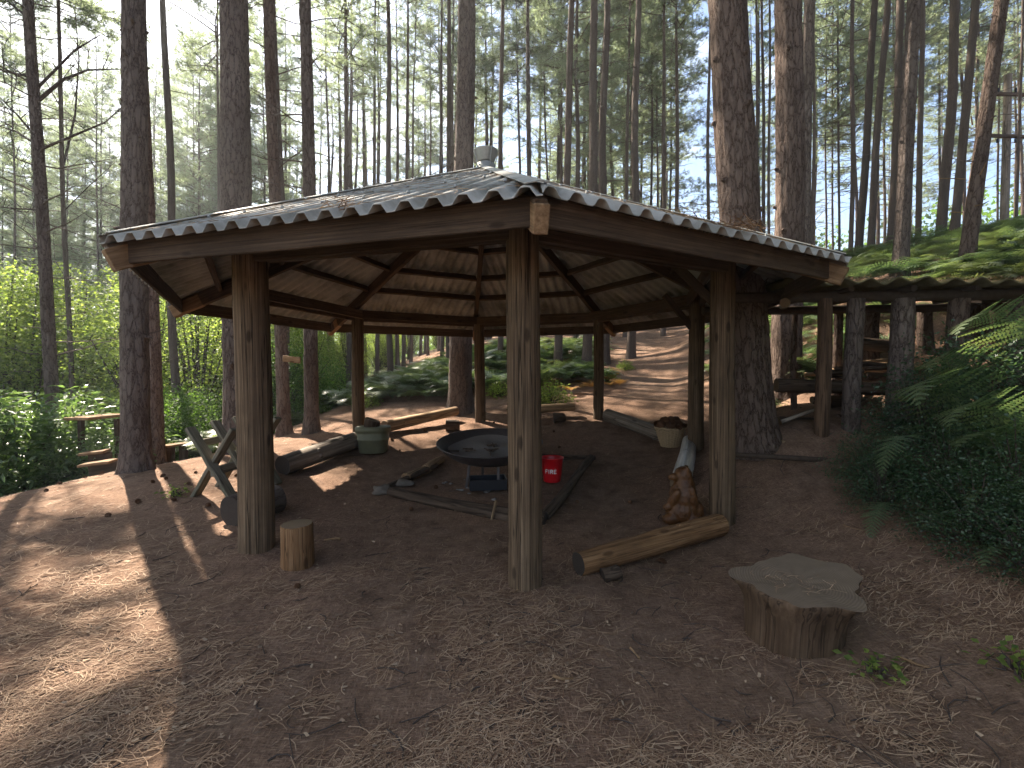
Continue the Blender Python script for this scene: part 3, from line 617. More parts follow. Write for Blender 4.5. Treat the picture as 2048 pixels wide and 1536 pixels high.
# red fire bucket with its lettering
c = Vector((.54, 6.25, 0)); c.z = g1(c.x, c.y) - .0
bk = empty('fire_bucket', c, 0); tag(bk, 'red plastic bucket lettered FIRE standing behind the front post', 'bucket')
m = MB(); hb = .33; m.lathe([(.001, .0), (.112, .0), (.118, .01), (.150, hb - .02), (.158, hb - .018), (.160, hb), (.152, hb + .003), (.146, hb - .02), (.114, .02), (.001, .02)], 48)
m.build('body', M['red'], bk, Matrix.Translation(c)); m = MB(); m.lathe([(.001, hb - .07), (.14, hb - .07)], 32); m.build('water', M['blackm'], bk, Matrix.Translation(c))
m = MB(); m.tube([c + Vector((.158 * math.cos(t), .158 * math.sin(t) * .3 - .13 * abs(math.sin(t)), hb - .02 - .10 * math.sin(t))) for t in [math.pi * k / 14 for k in range(15)]], .004, 6); m.build('handle', M['galv'], bk)
view = Vector((-c.x, -c.y)).normalized(); a0 = math.atan2(view.y, view.x) - .12
fonts = {'F': [((0, 0), (0, 1)), ((0, 1), (.6, 1)), ((0, .52), (.48, .52))], 'I': [((0, 0), (0, 1))], 'R': [((0, 0), (0, 1)), ((0, 1), (.45, 1)), ((.45, 1), (.58, .88)), ((.58, .88), (.58, .64)), ((.58, .64), (.45, .52)), ((.45, .52), (0, .52)), ((.3, .52), (.62, 0))], 'E': [((0, 0), (0, 1)), ((0, 1), (.6, 1)), ((0, .52), (.48, .52)), ((0, 0), (.6, 0))]}
def letters(txt, h, adv, wdt, rfun, zc, a_c, parent, c):
    xs = []; x = 0
    for ch in txt: xs.append(x); x += (.22 if ch == 'I' else .78) * h + adv
    tot = x - adv - .1 * h
    for ch, x0 in zip(txt, xs):
        m = MB()
        for (p, q) in fonts[ch]:
            p, q = Vector(p) * h, Vector(q) * h; d = (q - p).normalized(); n_ = Vector((-d.y, d.x)) * wdt / 2; p = p - d * wdt / 2; q = q + d * wdt / 2; k = 4; V = []
            for i_ in range(k + 1):
                o_ = p + (q - p) * i_ / k
                for s2 in (-1, 1):
                    w_ = o_ + n_ * s2; z = zc + w_.y; r = rfun(z) + .0025; a = a_c + (x0 + w_.x - tot / 2) / r; V.append((c.x + r * math.cos(a), c.y + r * math.sin(a), c.z + z))
            m.add(V, [(2 * i_, 2 * i_ + 2, 2 * i_ + 3, 2 * i_ + 1) for i_ in range(k)], 0, True)
        m.build('letter', M['white'], parent)
letters('FIRE', .048, .012, .009, lambda z: .118 + (.150 - .118) * (z - .01) / (hb - .03), .13, a0, bk, c)

# green ribbed tub with a wood block on its lid
c = gp(747, 905); tub = empty('storage_tub', c); tag(tub, 'ribbed green plastic tub with lid between two log seats', 'tub')
m = MB()
def sq(q, t, i): k = 1 / (abs(math.cos(t)) ** 5 + abs(math.sin(t)) ** 5) ** .2; k = .6 + .4 * k; return Vector((q.x * k, q.y * k * .9, q.z))
m.lathe([(.001, 0), (.20, 0), (.215, .02), (.235, .20), (.245, .205), (.245, .225), (.238, .23), (.25, .33)], 48, fn=sq); m.build('body', M['green'], tub, Matrix.Translation(c))
m = MB(); m.lathe([(.25, .33), (.27, .33), (.272, .40), (.26, .41), (.14, .413), (.001, .413)], 48, fn=sq); m.build('lid', M['green'], tub, Matrix.Translation(c))
o = pole('wood_block', c + Vector((-.02, 0, .41)), c + Vector((-.01, 0, .52)), .13, .12, [M['log_dark'], M['end']], None, 16, 3, .08); tag(o, 'short round wood block lying on the lid of the green tub', 'wood block')

# wicker basket of cones
c = gp(1340, 893); bs = empty('wicker_basket', c); tag(bs, 'wicker basket heaped with pine cones beside the rear right post', 'basket')
m = MB(); r0_, r1_, h_ = .135, .225, .30
for k in range(24):
    a = 2 * math.pi * k / 24; m.tube([(r0_ * math.cos(a), r0_ * math.sin(a), 0), ((r0_ + r1_) / 2 * math.cos(a), (r0_ + r1_) / 2 * math.sin(a), h_ / 2), (r1_ * math.cos(a), r1_ * math.sin(a), h_ + .01)], .008, 5)
m.build('stakes', M['wicker'], bs, Matrix.Translation(c)); m = MB()
for j in range(17):
    z = h_ * (j + .5) / 17; r = r0_ + (r1_ - r0_) * z / h_; m.tube([((r + .007 * math.cos(12 * t + j * math.pi)) * math.cos(t), (r + .007 * math.cos(12 * t + j * math.pi)) * math.sin(t), z) for t in [2 * math.pi * q / 96 for q in range(97)]], .0085, 5)
m.build('weave', M['wicker'], bs, Matrix.Translation(c)); m = MB()
m.tube([((r1_ + .004) * math.cos(t), (r1_ + .004) * math.sin(t), h_ + .012 * math.sin(10 * t) * .4) for t in [2 * math.pi * q / 48 for q in range(49)]], .016, 8); m.build('rim', M['wicker'], bs, Matrix.Translation(c))
def cone_mesh(seed):
    rr = random.Random(seed); m = MB(); rows = 7
    m.tube([(0, 0, -.045), (0, 0, -.02), (0, 0, .02), (0, 0, .05)], [.010, .018, .015, .004], 8)
    for j in range(rows):
        z = -.04 + .085 * j / rows; r = .030 * math.sin(math.pi * (j + 1.2) / (rows + 1.5)) + .006
        for k in range(8):
            a = 2 * math.pi * (k + .5 * (j % 2)) / 8; d = Vector((math.cos(a), math.sin(a), 0)); t = Vector((-d.y, d.x, 0)); p = Vector((0, 0, z))
            w_ = r * .36; m.add([p + d * r * .3, p + d * r * .8 - t * w_ + Vector((0, 0, .004)), p + d * r * 1.1 + Vector((0, 0, .014)), p + d * r * .8 + t * w_ + Vector((0, 0, .004))], [(0, 1, 2, 3)], 0, False)
    me = bpy.data.meshes.new('pine_cone'); me.from_pydata(m.v, [], m.f); me.materials.append(M['cone']); return me
cones = [cone_mesh(k) for k in range(3)]
def put_cone(p, s, label, grp):
    o = link('pine_cone', cones[rnd.randrange(3)]); o.matrix_world = Matrix.Translation(p) @ Matrix.Rotation(rnd.uniform(0, 6.28), 4, 'Z') @ Matrix.Rotation(rnd.uniform(.9, 2.2), 4, 'X') @ Matrix.Diagonal((s, s, s, 1)); tag(o, label, 'pine cone', grp); return o
for k in range(64):
    a = rnd.uniform(0, 6.28); r = .225 * math.sqrt(rnd.random()); z = h_ + .17 * (1 - (r / .235) ** 2) * rnd.uniform(.35, 1) + .02
    put_cone(c + Vector((r * math.cos(a), r * math.sin(a), z)), rnd.uniform(1.05, 1.4), 'brown open pine cone heaped in the wicker basket', 'pine cones in the basket')
for k in range(44):
    Y_ = rnd.uniform(3.0, 11) if k > 14 else rnd.uniform(4.6, 7); X_ = rnd.uniform(-1.05, .75) * Y_
    if k <= 14: X_ = rnd.uniform(-1.0, -.6) * Y_
    put_cone(Vector((X_, Y_, g1(X_, Y_) + .02)), rnd.uniform(.5, .8), 'small dark pine cone lying loose on the needle covered ground', 'pine cones lying on the ground')

# carved wooden bear: joined forms fused by a voxel remesh
c = gp(1364, 1046); bm = bmesh.new()
def ell(p, s, rot=(0, 0, 0)):
    Mx = Matrix.Translation(p) @ Matrix.Rotation(rot[2], 4, 'Z') @ Matrix.Rotation(rot[1], 4, 'Y') @ Matrix.Rotation(rot[0], 4, 'X') @ Matrix.Diagonal((*s, 1)); bmesh.ops.create_uvsphere(bm, u_segments=20, v_segments=14, radius=1, matrix=Mx)
ell((0, 0, .12), (.175, .16, .14)); ell((.01, 0, .25), (.15, .14, .17)); ell((.02, .0, .36), (.115, .11, .12))            # rump, belly, chest
ell((.01, -.0, .47), (.095, .09, .085)); ell((-.085, -.045, .455), (.065, .045, .038), (0, .15, .4)); ell((-.135, -.065, .455), (.025, .024, .022))   # head, muzzle, nose
ell((.045, -.06, .535), (.028, .018, .028)); ell((.045, .065, .535), (.028, .018, .028))                              # ears
ell((-.10, -.10, .25), (.05, .045, .12), (.3, .5, 0)); ell((-.16, -.09, .17), (.05, .04, .035)); ell((.10, -.09, .27), (.05, .045, .13), (.2, -.15, 0))    # arms
ell((-.13, -.10, .055), (.09, .06, .055)); ell((.12, -.11, .06), (.09, .065, .06)); ell((.16, .02, .12), (.07, .09, .10))
me = bpy.data.meshes.new('carved_bear'); bm.to_mesh(me); bm.free(); me.materials.append(M['carved'])
be = link('carved_bear', me, None, Matrix.Translation(c) @ Matrix.Rotation(-.25, 4, 'Z') @ Matrix.Diagonal((.92, .95, 1.04, 1))); tag(be, 'orange brown carved wooden bear sitting by the right front post, muzzle to the left', 'carving')
rm = be.modifiers.new('r', 'REMESH'); rm.mode = 'VOXEL'; rm.voxel_size = .011; rm.use_smooth_shade = True; sm = be.modifiers.new('s', 'SMOOTH'); sm.iterations = 3; sm.factor = .5
tx = bpy.data.textures.new('chisel', 'VORONOI'); tx.noise_scale = .03; tx.noise_intensity = 1.2; dm = be.modifiers.new('d', 'DISPLACE'); dm.texture = tx; dm.strength = .007; dm.mid_level = .4; dm.texture_coords = 'LOCAL'

# sawbuck of crossed planks behind the front left post
sb = empty('sawbuck', gp(430, 1000)); tag(sb, 'grey wooden sawbuck with crossed planks at the left edge of the shelter', 'sawhorse')
g0 = gp(384, 992); axis = Vector((.30, .95, 0)).normalized(); across = Vector((.95, -.30, 0)).normalized()
for k in range(3):
    o_ = Vector(g0) + axis * (.30 * k) + Vector((0, 0, -.02)); o_.z = g1(o_.x, o_.y) - .02
    a = across
    beam('crossed_leg', o_ + axis * .03, o_ + a * .62 + axis * .03 + Vector((0, 0, .80)), .045, .10, M['plank'], sb, tuple(axis))
    beam('crossed_leg', o_ + a * .66 - axis * .02, o_ + a * .02 - axis * .02 + Vector((0, 0, .80)), .045, .11, M['plank'], sb, tuple(axis))
o_ = Vector(g0); beam('rail', o_ + across * .36 + axis * -.05 + Vector((0, 0, .30)), o_ + across * .36 + axis * .75 + Vector((0, 0, .34)), .04, .10, M['plank'], sb)
beam('rail', o_ + across * .12 + axis * -.02 + Vector((0, 0, .60)), o_ + across * .12 + axis * .7 + Vector((0, 0, .64)), .035, .08, M['plank'], sb)

# plank table, steps and bench at the left edge
tb = empty('plank_table', onground(195, 7.6)); tag(tb, 'weathered plank table in sun among the left bushes', 'table')
a, b = P(150, 838, 7.3), P(240, 829, 8.1)
beam('tabletop', a, b, .42, .045, M['beam_new'], tb)
for px, Y_ in ((234, 7.9), (162, 7.5)):
    t = P(px, 838, Y_); beam('leg', (t.x, t.y, g1(t.x, t.y) - .3), t, .07, .07, M['beam'], tb)
for k, (a, b, l) in enumerate((((165, 907), (213, 902), 'upper rough plank step below the plank table'), ((165, 930), (226, 922), 'lower rough plank step below the plank table'))):
    st = empty('plank_step', P(*a, 6.9)); tag(st, l, 'step', 'plank steps at the left edge'); Y_ = 7.0 - .25 * k
    p, q = P(*a, Y_), P(*b, Y_ + .1); beam('tread', p, q, .28, .04, M['beam_new'], st); dn = Vector((0, 0, -.12)); beam('riser', p + dn + Vector((0, .1, 0)), q + dn + Vector((0, .1, 0)), .04, .2, M['beam'], st)
bn = empty('low_bench', onground(352, 8.6)); tag(bn, 'small low plank bench behind the sawbuck beside a slim pine', 'bench')
a, b = P(328, 893, 8.5), P(376, 886, 8.9); beam('seat', a, b, .22, .04, M['beam_new'], bn)
for t in (.25, .8):
    p = a.lerp(b, t); beam('leg', (p.x, p.y, g1(p.x, p.y) - .1), (p.x, p.y, p.z - .02), .12, .1, M['beam'], bn)

# little board nailed to a tree, loose sticks
a, b = P(566, 717, 9.0), P(601, 721, 8.9); o = beam('board_sign', a, b, .03, .12, M['beam_new'], None); tag(o, 'short bare wooden board fixed sideways to a leaning trunk', 'board')
for (a, b, r, l) in (((1105, 1358), (1147, 1362), .010, 'pale straight peeled stick in the foreground centre'), ((1258, 1300), (1283, 1322), .008, 'pale wood splinter near the foreground middle right'),
                     ((650, 1083), (680, 1085), .012, 'whitish chip of wood right of the log stool'), ((130, 1420), (285, 1385), .005, 'long thin dry stem lying at lower left'),
                     ((1800, 1325), (1870, 1348), .008, 'pale stick among needles at lower right'), ((1690, 1052), (1722, 1062), .008, 'short light stick on the dark bank'),
                     ((1080, 912), (1098, 912), .012, 'pale chip near the silvery log')):
    A, B = gp(*a), gp(*b); A.z += r; B.z += r; o = pole('stick', A, B, r, r * .8, [M['beam_new'], M['end']], None, 8, 6); tag(o, l, 'stick', 'loose sticks on the ground')

# ---------------------------------------------------------------- woodshed on the bank
sh = empty('woodshed', (4.4, 6.0, g1(4.4, 6.0))); tag(sh, 'low rustic woodshed of round posts with mossy corrugated roof', 'woodshed')
def spost(px, Y_, wpx, ytop=592, mat_='bark_red', zoff=-.15):
    d = ray(px, 745); x = d.x / d.y * Y_; z0 = g1(x, Y_) + zoff; zt = P(px, ytop, Y_).z; r = wpx / 2 * Y_ / 920
    return pole('post', (x, Y_, z0), (x + rnd.uniform(-.02, .02), Y_, zt), r * 1.05, r * .92, [M[mat_], M['end_dark']], sh, 16, 12, .05, .012)
for px, w_, mt in ((1645, 27, 'shed_post'), (1705, 32, 'bark'), (1800, 42, 'bark'), (1912, 36, 'bark_red'), (2040, 40, 'bark')): spost(px, 5.35, w_, 598, mt)
for px, w_ in ((1590, 11), (1672, 17), (1745, 26), (1852, 26), (1945, 48), (1992, 26)): spost(px, 6.55, w_, 612, 'bark_red')
zt = P(1700, 590, 5.35).z
pole('beam_pole', (2.55, 5.42, zt - .02), (7.2, 5.3, zt + .02), .06, .065, M['rail'], sh, irr=.06); pole('beam_pole', (2.7, 6.5, zt - .02), (8, 6.5, zt + .02), .06, .06, M['rail'], sh)
pole('beam_pole', (2.95, 5.0, zt - .13), (3.3, 5.6, zt - .10), .05, .035, [M['log_grey'], M['end']], sh)
for x in np.arange(3.1, 7.4, .7): pole('joist', (x, 5.15, zt + .05), (x, 6.45, zt + .07), .035, .035, M['rail'], sh)
us = np.arange(2.95, 7.6, .018); V = []; rows = [5.0, 5.3, 5.6, 5.9, 6.2, 6.5]
for th in (0, 1):
    for u in us:
        h = .030 * math.cos(2 * math.pi * u / .30) + .008 * math.sin(u * 3.3)
        for y in rows: V.append((u, y + .015 * math.sin(u * 5), zt + .10 + .03 * (y - 5) + h + .01 * math.sin(u * 9 + y * 5) - .02 * th))
k = len(rows); nn = len(us) * k; F = []
for j in range(len(us) - 1):
    for q in range(k - 1):
        s0 = j * k + q; F.append((s0, s0 + k, s0 + k + 1, s0 + 1)); F.append((s0 + nn, s0 + nn + 1, s0 + nn + k + 1, s0 + nn + k))
    F.append((j * k, j * k + nn, j * k + k + nn, j * k + k))
m = MB(); m.add(V, F, 0, True); m.build('roof', M['moss'], sh)
V = []; F = []
for _ in range(2600):
    x = rnd.uniform(3.0, 7.5); y = 5.0 + abs(rnd.gauss(0, .35)); z = zt + .12 + .03 * (y - 5) + .03 * math.cos(2 * math.pi * x / .30); a = rnd.uniform(0, 6.28); l = rnd.uniform(.03, .09); b_ = len(V)
    V += [(x, y, z), (x + .006, y, z), (x + math.cos(a) * l, y + math.sin(a) * l, z + rnd.uniform(-.02, .04))]; F.append((b_, b_ + 1, b_ + 2))
link('roof_moss', mesh_np('roof_moss', V, F, M['litter']), sh)
# rails in front of the shed
rl = empty('low_rail', onground(1600, 5.1)); tag(rl, 'low round rail on a short post in front of the woodshed', 'rail')
pole('rail', P(1462, 911, 5.05), P(1760, 925, 4.95), .028, .03, M['rail'], rl); p = P(1670, 925, 4.98); pole('post', (p.x, p.y + .05, g1(p.x, p.y) - .1), p + Vector((0, .05, 0)), .04, .04, M['rail'], rl)
# stacked wood
WG = 'timber stacked in the woodshed'
def wood(a, b, r, mats, label, **k):
    o = pole('stacked_log', P(*a), P(*b), r, r * .92, mats, None, 12, 8, .09, **k); tag(o, label, 'log', WG); return o
dk = [M['log_dark'], M['end']]; lg = [M['log'], M['end']]
wood((1552, 772, 5.9), (1800, 778, 5.8), .085, dk, 'long dark beam laid across the woodshed at mid height')
wood((1890, 742, 5.9), (2060, 748, 5.9), .075, lg, 'upper of the two brown logs at the right of the woodshed')
wood((1885, 772, 5.8), (2048, 780, 5.8), .095, lg, 'lower brown log with round end at the right of the woodshed')
wood((1720, 690, 6.4), (1800, 693, 6.3), .09, dk, 'topmost dark log under the woodshed roof')
wood((1560, 842, 5.6), (1660, 812, 5.6), .022, [M['log_grey'], M['end']], 'thin pale pole slanting up inside the woodshed')
wood((1556, 850, 5.8), (1625, 848, 5.8), .10, dk, 'thick log low in the woodshed beside the big pine')
wood((1562, 886, 5.4), (1700, 896, 5.35), .03, lg, 'thin plank edge along the woodshed bottom')
wood((1608, 906, 5.2), (1640, 905, 6.0), .075, dk, 'round ended log poking out under the woodshed plank')
wood((1690, 908, 5.2), (1702, 907, 6.0), .07, dk, 'second round ended log at the woodshed foot')
for k in range(26):
    x0 = rnd.uniform(1590, 1790); y0 = 762 - 38 * math.exp(-((x0 - 1740) / 60) ** 2) * rnd.random() - rnd.uniform(0, 22); Y_ = rnd.uniform(5.8, 6.6)
    a = P(x0, y0, Y_); an = rnd.uniform(-.35, .35) + .15; l = rnd.uniform(.3, .6); b = a + Vector((l * math.cos(an), l * math.sin(an) * .8, rnd.uniform(-.07, .04)))
    m = MB(); Mx = frame(a, b); r = rnd.uniform(.03, .055); sh_ = [(r * math.cos(t) * (1 if t < 3.2 else .35), r * math.sin(t) * .8) for t in (0, .8, 1.6, 2.4, 3.14, 4.7)]
    V = [(x, y, 0) for x, y in sh_] + [(x * .9, y, (b - a).length) for x, y in sh_]; nn = len(sh_)
    m.add(V, [(j, (j + 1) % nn, nn + (j + 1) % nn, nn + j) for j in range(nn)] + [tuple(range(nn))[::-1], tuple(range(nn, 2 * nn))], 0, False)
    o = m.build('split_log', M['split'] if k % 3 else M['log_dark'], None, Mx, .004); tag(o, 'split firewood piece in the jumbled heap inside the woodshed', 'firewood', 'split firewood heaped in the woodshed')
for k in range(14):
    a = P(rnd.uniform(1560, 1760), rnd.uniform(800, 905), rnd.uniform(5.9, 6.6)); b = a + Vector((rnd.uniform(.4, .9), rnd.uniform(-.2, .2), rnd.uniform(-.06, .06)))
    o = pole('stacked_log', a, b, rnd.uniform(.05, .09), .06, dk, None, 12, 6, .08); tag(o, 'dark log in the shadowed lower stack of the woodshed', 'log', 'dark logs low in the woodshed')

# brown clad cabin behind the roof corner, and the electricity pole
cb = empty('brown_cabin', P(1660, 520, 16)); tag(cb, 'small brown clad cabin peeping out behind the shelter roof corner', 'cabin')
a, b = P(1610, 500, 16), P(1690, 497, 16.5); m = MB(); L_ = (b - a).length; Mx = Matrix.Translation(a) @ Matrix.Rotation(math.atan2(b.y - a.y, b.x - a.x), 4, 'Z')
V = []; 
for u in np.arange(0, L_, .04): V += [(u, .02 * math.sin(u * 40), -.08), (u, .02 * math.sin(u * 40), -1.6)]
m.add(V, [(2 * j, 2 * j + 1, 2 * j + 3, 2 * j + 2) for j in range(len(V) // 2 - 1)], 0, False); m.box((L_ / 2, 1.0, -.85), (L_ - .04, 1.9, 1.5)); m.build('wall', M['brownsheet'], cb, Mx)
m = MB(); m.box((L_ / 2, .9, -.03), (L_ + .3, 2.4, .07)); m.build('roof', M['blackm'], cb, Mx)
up_ = empty('electricity_pole', onground(2008, 17)); tag(up_, 'grey wooden electricity pole with two crossarms at the far right', 'utility pole')
b = onground(2003, 17); t = P(2016, 150, 17); pole('shaft', b, t, .13, .11, [M['log_grey'], M['end']], up_)
for py in (188, 272):
    c1 = P(2012, py, 16.85); beam('crossarm', c1 + Vector((-.75, 0, .02)), c1 + Vector((.9, 0, -.04)), .1, .1, M['beam'], up_)
    for dx in (-.65, -.3, .35, .75):
        m = MB(); m.lathe([(.001, 0), (.03, 0), (.05, .03), (.03, .05), (.05, .08), (.03, .1), (.045, .14), (.001, .17)], 10); m.build('insulator', M['blackm'], up_, Matrix.Translation(c1 + Vector((dx, 0, .05 if py < 200 else -.24))))
# ---------------------------------------------------------------- pines
H0 = 22.0
def trunk_mesh(seed, sides=20, segs=44, wob=.10, knots=True, near=False):
    """unit-radius pine trunk, 22 m tall, whorl bumps every 0.4-0.7 m"""
    r_ = random.Random(seed); m = MB(); pts = []; rad = []; ph = r_.uniform(0, 6); zs = [0, .08, .2, .4, .7] + [1 + 21 * (k / segs) for k in range(segs + 1)]
    for z in zs:
        pts.append((wob * (math.sin(ph + z * .38) + .5 * math.sin(z * .9 + ph * 2)) * min(1, z / 3), wob * (math.cos(ph + z * .33) * .8) * min(1, z / 3), z))
        rad.append((1.0 + .42 * math.exp(-z / .22)) * (1 - .30 * min(z, 10) / 10 - max(0, z - 10) / 12 * .62) * (1 + r_.uniform(-.025, .025)))
    return pts, rad
def build_trunk(seed, r0, mat_, sides, segs, near=False, knots=18, wob=.05):
    pts, rad = trunk_mesh(seed, sides, segs, wob); r_ = random.Random(seed + 5); V = []; n = sides; k = len(pts); rt = r_.uniform(0, 6)
    for i, (p, r) in enumerate(zip(pts, rad)):
        z = p[2]
        for j in range(n):
            t = 2 * math.pi * j / n; q = r * r0 * (1 + .05 * math.sin(2 * t + rt) + .03 * math.sin(5 * t + z))
            if z < .6: q *= 1 + .16 * (1 - z / .6) * abs(math.sin(2.5 * t + rt))
            if near:
                d = mnoise.noise(Vector((math.cos(t) * 5 + seed, math.sin(t) * 5, z * 2.2))) * .035 + mnoise.noise(Vector((math.cos(t) * 13, math.sin(t) * 13 + seed, z * 5.5))) * .05
                q *= 1 + d
            V.append((p[0] + q * math.cos(t), p[1] + q * math.sin(t), z))
    F = [(i * n + j, i * n + (j + 1) % n, (i + 1) * n + (j + 1) % n, (i + 1) * n + j) for i in range(k - 1) for j in range(n)]
    m = MB(); m.add(V, F, 0, True)
    z = r_.uniform(1.2, 2.2)
    while knots and z < 15:
        i = min(range(k), key=lambda q: abs(pts[q][2] - z)); a0 = r_.uniform(0, 6.28)
        for q in range(r_.randint(1, 3)):
            a = a0 + q * 2.1 + r_.uniform(-.4, .4); d = Vector((math.cos(a), math.sin(a), r_.uniform(-.2, .5))); c = Vector(pts[i]); R1 = rad[i] * r0; l = r_.choice((.02, .03, .05, .12))
            m.tube([c + d * R1 * .8, c + d * (R1 * 1.04), c + d * (R1 * 1.08 + l * .5)], [R1 * .30, R1 * .17, R1 * .09], 6, 0)
        z += r_.uniform(.4, .8)
    me = bpy.data.meshes.new('trunk'); me.from_pydata(m.v, [], m.f); me.polygons.foreach_set('use_smooth', m.sm); me.materials.append(M[mat_]); me.update(); return me

def crown_arrays(seed, z0, z1, n_l, lmax, dens, dead0, ndead, blade=.13, bw=.022, deadlen=1.1, lowlive=1.0):
    r_ = random.Random(seed); g = np.random.default_rng(seed); limbs = MB(); tp = []; td = []
    def limb(z, L, up, a, live):
        d = Vector((math.cos(a), math.sin(a), 0)); pts = []; sag = r_.uniform(-.15, .2); sw = r_.uniform(-.35, .35); s_ = Vector((-d.y, d.x, 0))
        for k in range(6):
            t = k / 5; pts.append(Vector((0, 0, z)) + d * L * t + s_ * (sw * L * t * t) + Vector((0, 0, L * (up * t + sag * t * t * .8 + r_.uniform(-.03, .03)))))
        rb = .008 + .007 * L; limbs.tube(pts, [rb * (1 - .8 * k / 5) for k in range(6)], 5, 0, False)
        nt = int((5 + L * 4.5)) if live else int(L * 3)
        for q in range(nt):
            t = r_.uniform(.25, 1) if live else r_.uniform(.3, .95); i = min(int(t * 5), 4); b = pts[i].lerp(pts[i + 1], t * 5 - i); sgn = r_.choice((-1, 1))
            l = L * r_.uniform(.15, .38) * (1.1 - .5 * t); e = (d * r_.uniform(.3, 1) + s_ * sgn * r_.uniform(.4, 1) + Vector((0, 0, r_.uniform(-.25, .5)))).normalized() * l; m_ = b + e * .5 + Vector((0, 0, r_.uniform(-.05, .06)))
            limbs.tube([b, m_, b + e], [rb * .35, rb * .25, rb * .12], 3, 0, False)
            if live:
                for s2 in range(int(dens * (2 + l * 7))):
                    u = r_.uniform(.2, 1.05); tp.append(b + e * u + Vector((r_.gauss(0, .06), r_.gauss(0, .06), r_.gauss(0, .05)))); td.append(e.normalized())
    for k in range(n_l):
        f_ = (k + r_.random()) / n_l; z = z0 + (z1 - z0) * f_; L = lmax * (1 - f_) ** .6 * r_.uniform(.55, 1.1) * min(1, .45 * lowlive + f_ * 4) + .25
        limb(z, L, .05 + .5 * f_ + r_.uniform(-.15, .2), r_.uniform(0, 6.28), True)
    for k in range(ndead):
        z = dead0 + (z0 - dead0 + 2) * k / max(1, ndead); limb(z, deadlen * r_.uniform(.3, 1.3), r_.uniform(-.15, .25), r_.uniform(0, 6.28), False)
    tp = np.array([tuple(p) for p in tp]); td = np.array([tuple(p) for p in td]); nb = 8; n = len(tp)
    p = np.repeat(tp, nb, 0) + g.normal(0, .02, (n * nb, 3)); d = np.repeat(td, nb, 0) * .9 + g.normal(0, .75, (n * nb, 3)) + np.array([0, 0, .25]); d /= np.linalg.norm(d, axis=1, keepdims=True)
    s = np.cross(d, g.normal(0, 1, (n * nb, 3))); s /= np.linalg.norm(s, axis=1, keepdims=True); l = blade * g.uniform(.6, 1.3, (n * nb, 1)); wv = s * bw / 2
    V = np.stack([p - wv, p + wv, p + d * l + wv * .3, p + d * l - wv * .3], 1).reshape(-1, 3); F = np.arange(n * nb * 4).reshape(-1, 4)
    return limbs, V, F
crowns = []
for k, a in enumerate(((1, 9.5, 21.8, 74, 2.7, 1.0, 3.0, 34, .16, .018), (2, 7.0, 21.8, 84, 2.5, .9, 2.0, 26, .16, .018), (3, 12.0, 21.9, 60, 2.9, 1.0, 2.5, 46, .16, .018), (4, 5.0, 21.5, 90, 2.4, .75, 1.5, 20, .16, .018), (5, 13.0, 21.9, 52, 3.0, 1.0, 2.0, 16, .16, .018, .45), (6, 15.0, 21.9, 26, 1.7, .7, 2.5, 26, .16, .018, .6), (7, 13.2, 21.9, 70, 2.9, 1.2, 2.5, 30, .17, .020, 1.2))):
    lb, V, F = crown_arrays(*a); lm = bpy.data.meshes.new('limbs'); lm.from_pydata(lb.v, [], lb.f); lm.materials.append(M['bark_far']); lm.update()
    crowns.append((lm, mesh_np('crown', V, F, M['needle'])))
trunks = [build_trunk(40 + k, 1.0, 'bark_far', 14, 40, False, 12, .5) for k in range(4)]
n_tree = [0]
def pine(px, Y, ptop, wpx, cv, label, group=None, near=False, mat_='bark', wob=.05, H=None, hs=1.0, cat='pine tree', tz=0.0, wy=400):
    """px: base pixel column, Y: distance, ptop: pixel column where the trunk leaves the top of the frame"""
    g = onground(px, Y); d = P(ptop, 0, Y + tz) - g; d.normalize(); H = H or H0 * hs; sc = H / H0
    r = wpx / 2 * Y / 920 / .93 / (1 + ((px - 1024) / 920) ** 2) ** .75
    Mx = Matrix.Translation(g - d * .12) @ Vector((0, 0, 1)).rotation_difference(d).to_matrix().to_4x4() @ Matrix.Rotation(rnd.uniform(0, 6.28), 4, 'Z')
    t = bpy.data.objects.new('pine_tree', None); C.objects.link(t); t.empty_display_size = .3; t.matrix_world = Mx; tag(t, label, cat, group)
    n_tree[0] += 1; nb = .743 * g.x + .669 * g.y
    if 7.1 < nb < 13.4 and 13 < g.y < 34: cv = 5      # crowns thinned along this band, shaped to let sun onto the path
    if near:
        tr = link('trunk', build_trunk(n_tree[0] * 3, r, mat_, 64 if r > .2 else 40, 190, True, 1, wob / 2)); 
    else:
        tr = link('trunk', trunks[n_tree[0] % 4]); tr.scale = (r, r, sc)
    tr.parent = t
    if near: tr.scale = (1, 1, sc)
    lm, cm = crowns[cv]
    for nm, me in (('limbs', lm), ('crown', cm)):
        o = link(nm, me); o.parent = t; o.scale = (sc, sc, sc)
    return t
# near, individually recognisable
pine(106, 8.6, 62, 34, 2, 'branchy pine at the far left with long bare side branches', near=True)
pine(140, 12, 118, 15, 5, 'thin dark forked pine just right of the far left pine')
pine(104, 12.6, 66, 14, 6, 'slim pine added half hidden behind the far left branchy pine for its shade')  # added pine, its dense crown placed to shade the lower left foreground
pine(268, 6.3, 264, 64, 4, 'thick straight pine left of the shelter, base on the bare ground', near=True)
pine(306, 8.3, 276, 40, 4, 'pine standing close behind the thick straight left pine', near=True, mat_='bark_red')
pine(358, 11.3, 322, 20, 4, 'slim slightly leaning pine above the small low bench')
pine(478, 7.9, 470, 70, 4, 'big pine right behind the front left post', near=True)
pine(566, 9.9, 538, 28, 2, 'leaning reddish pine carrying the small bare board', mat_='bark_red', near=True)
pine(574, 13, 550, 13, 5, 'thin pine hugging the right side of the board carrying pine')
pine(622, 9.3, 610, 28, 2, 'straight grey pine between the front left post and the rear left post', near=True)
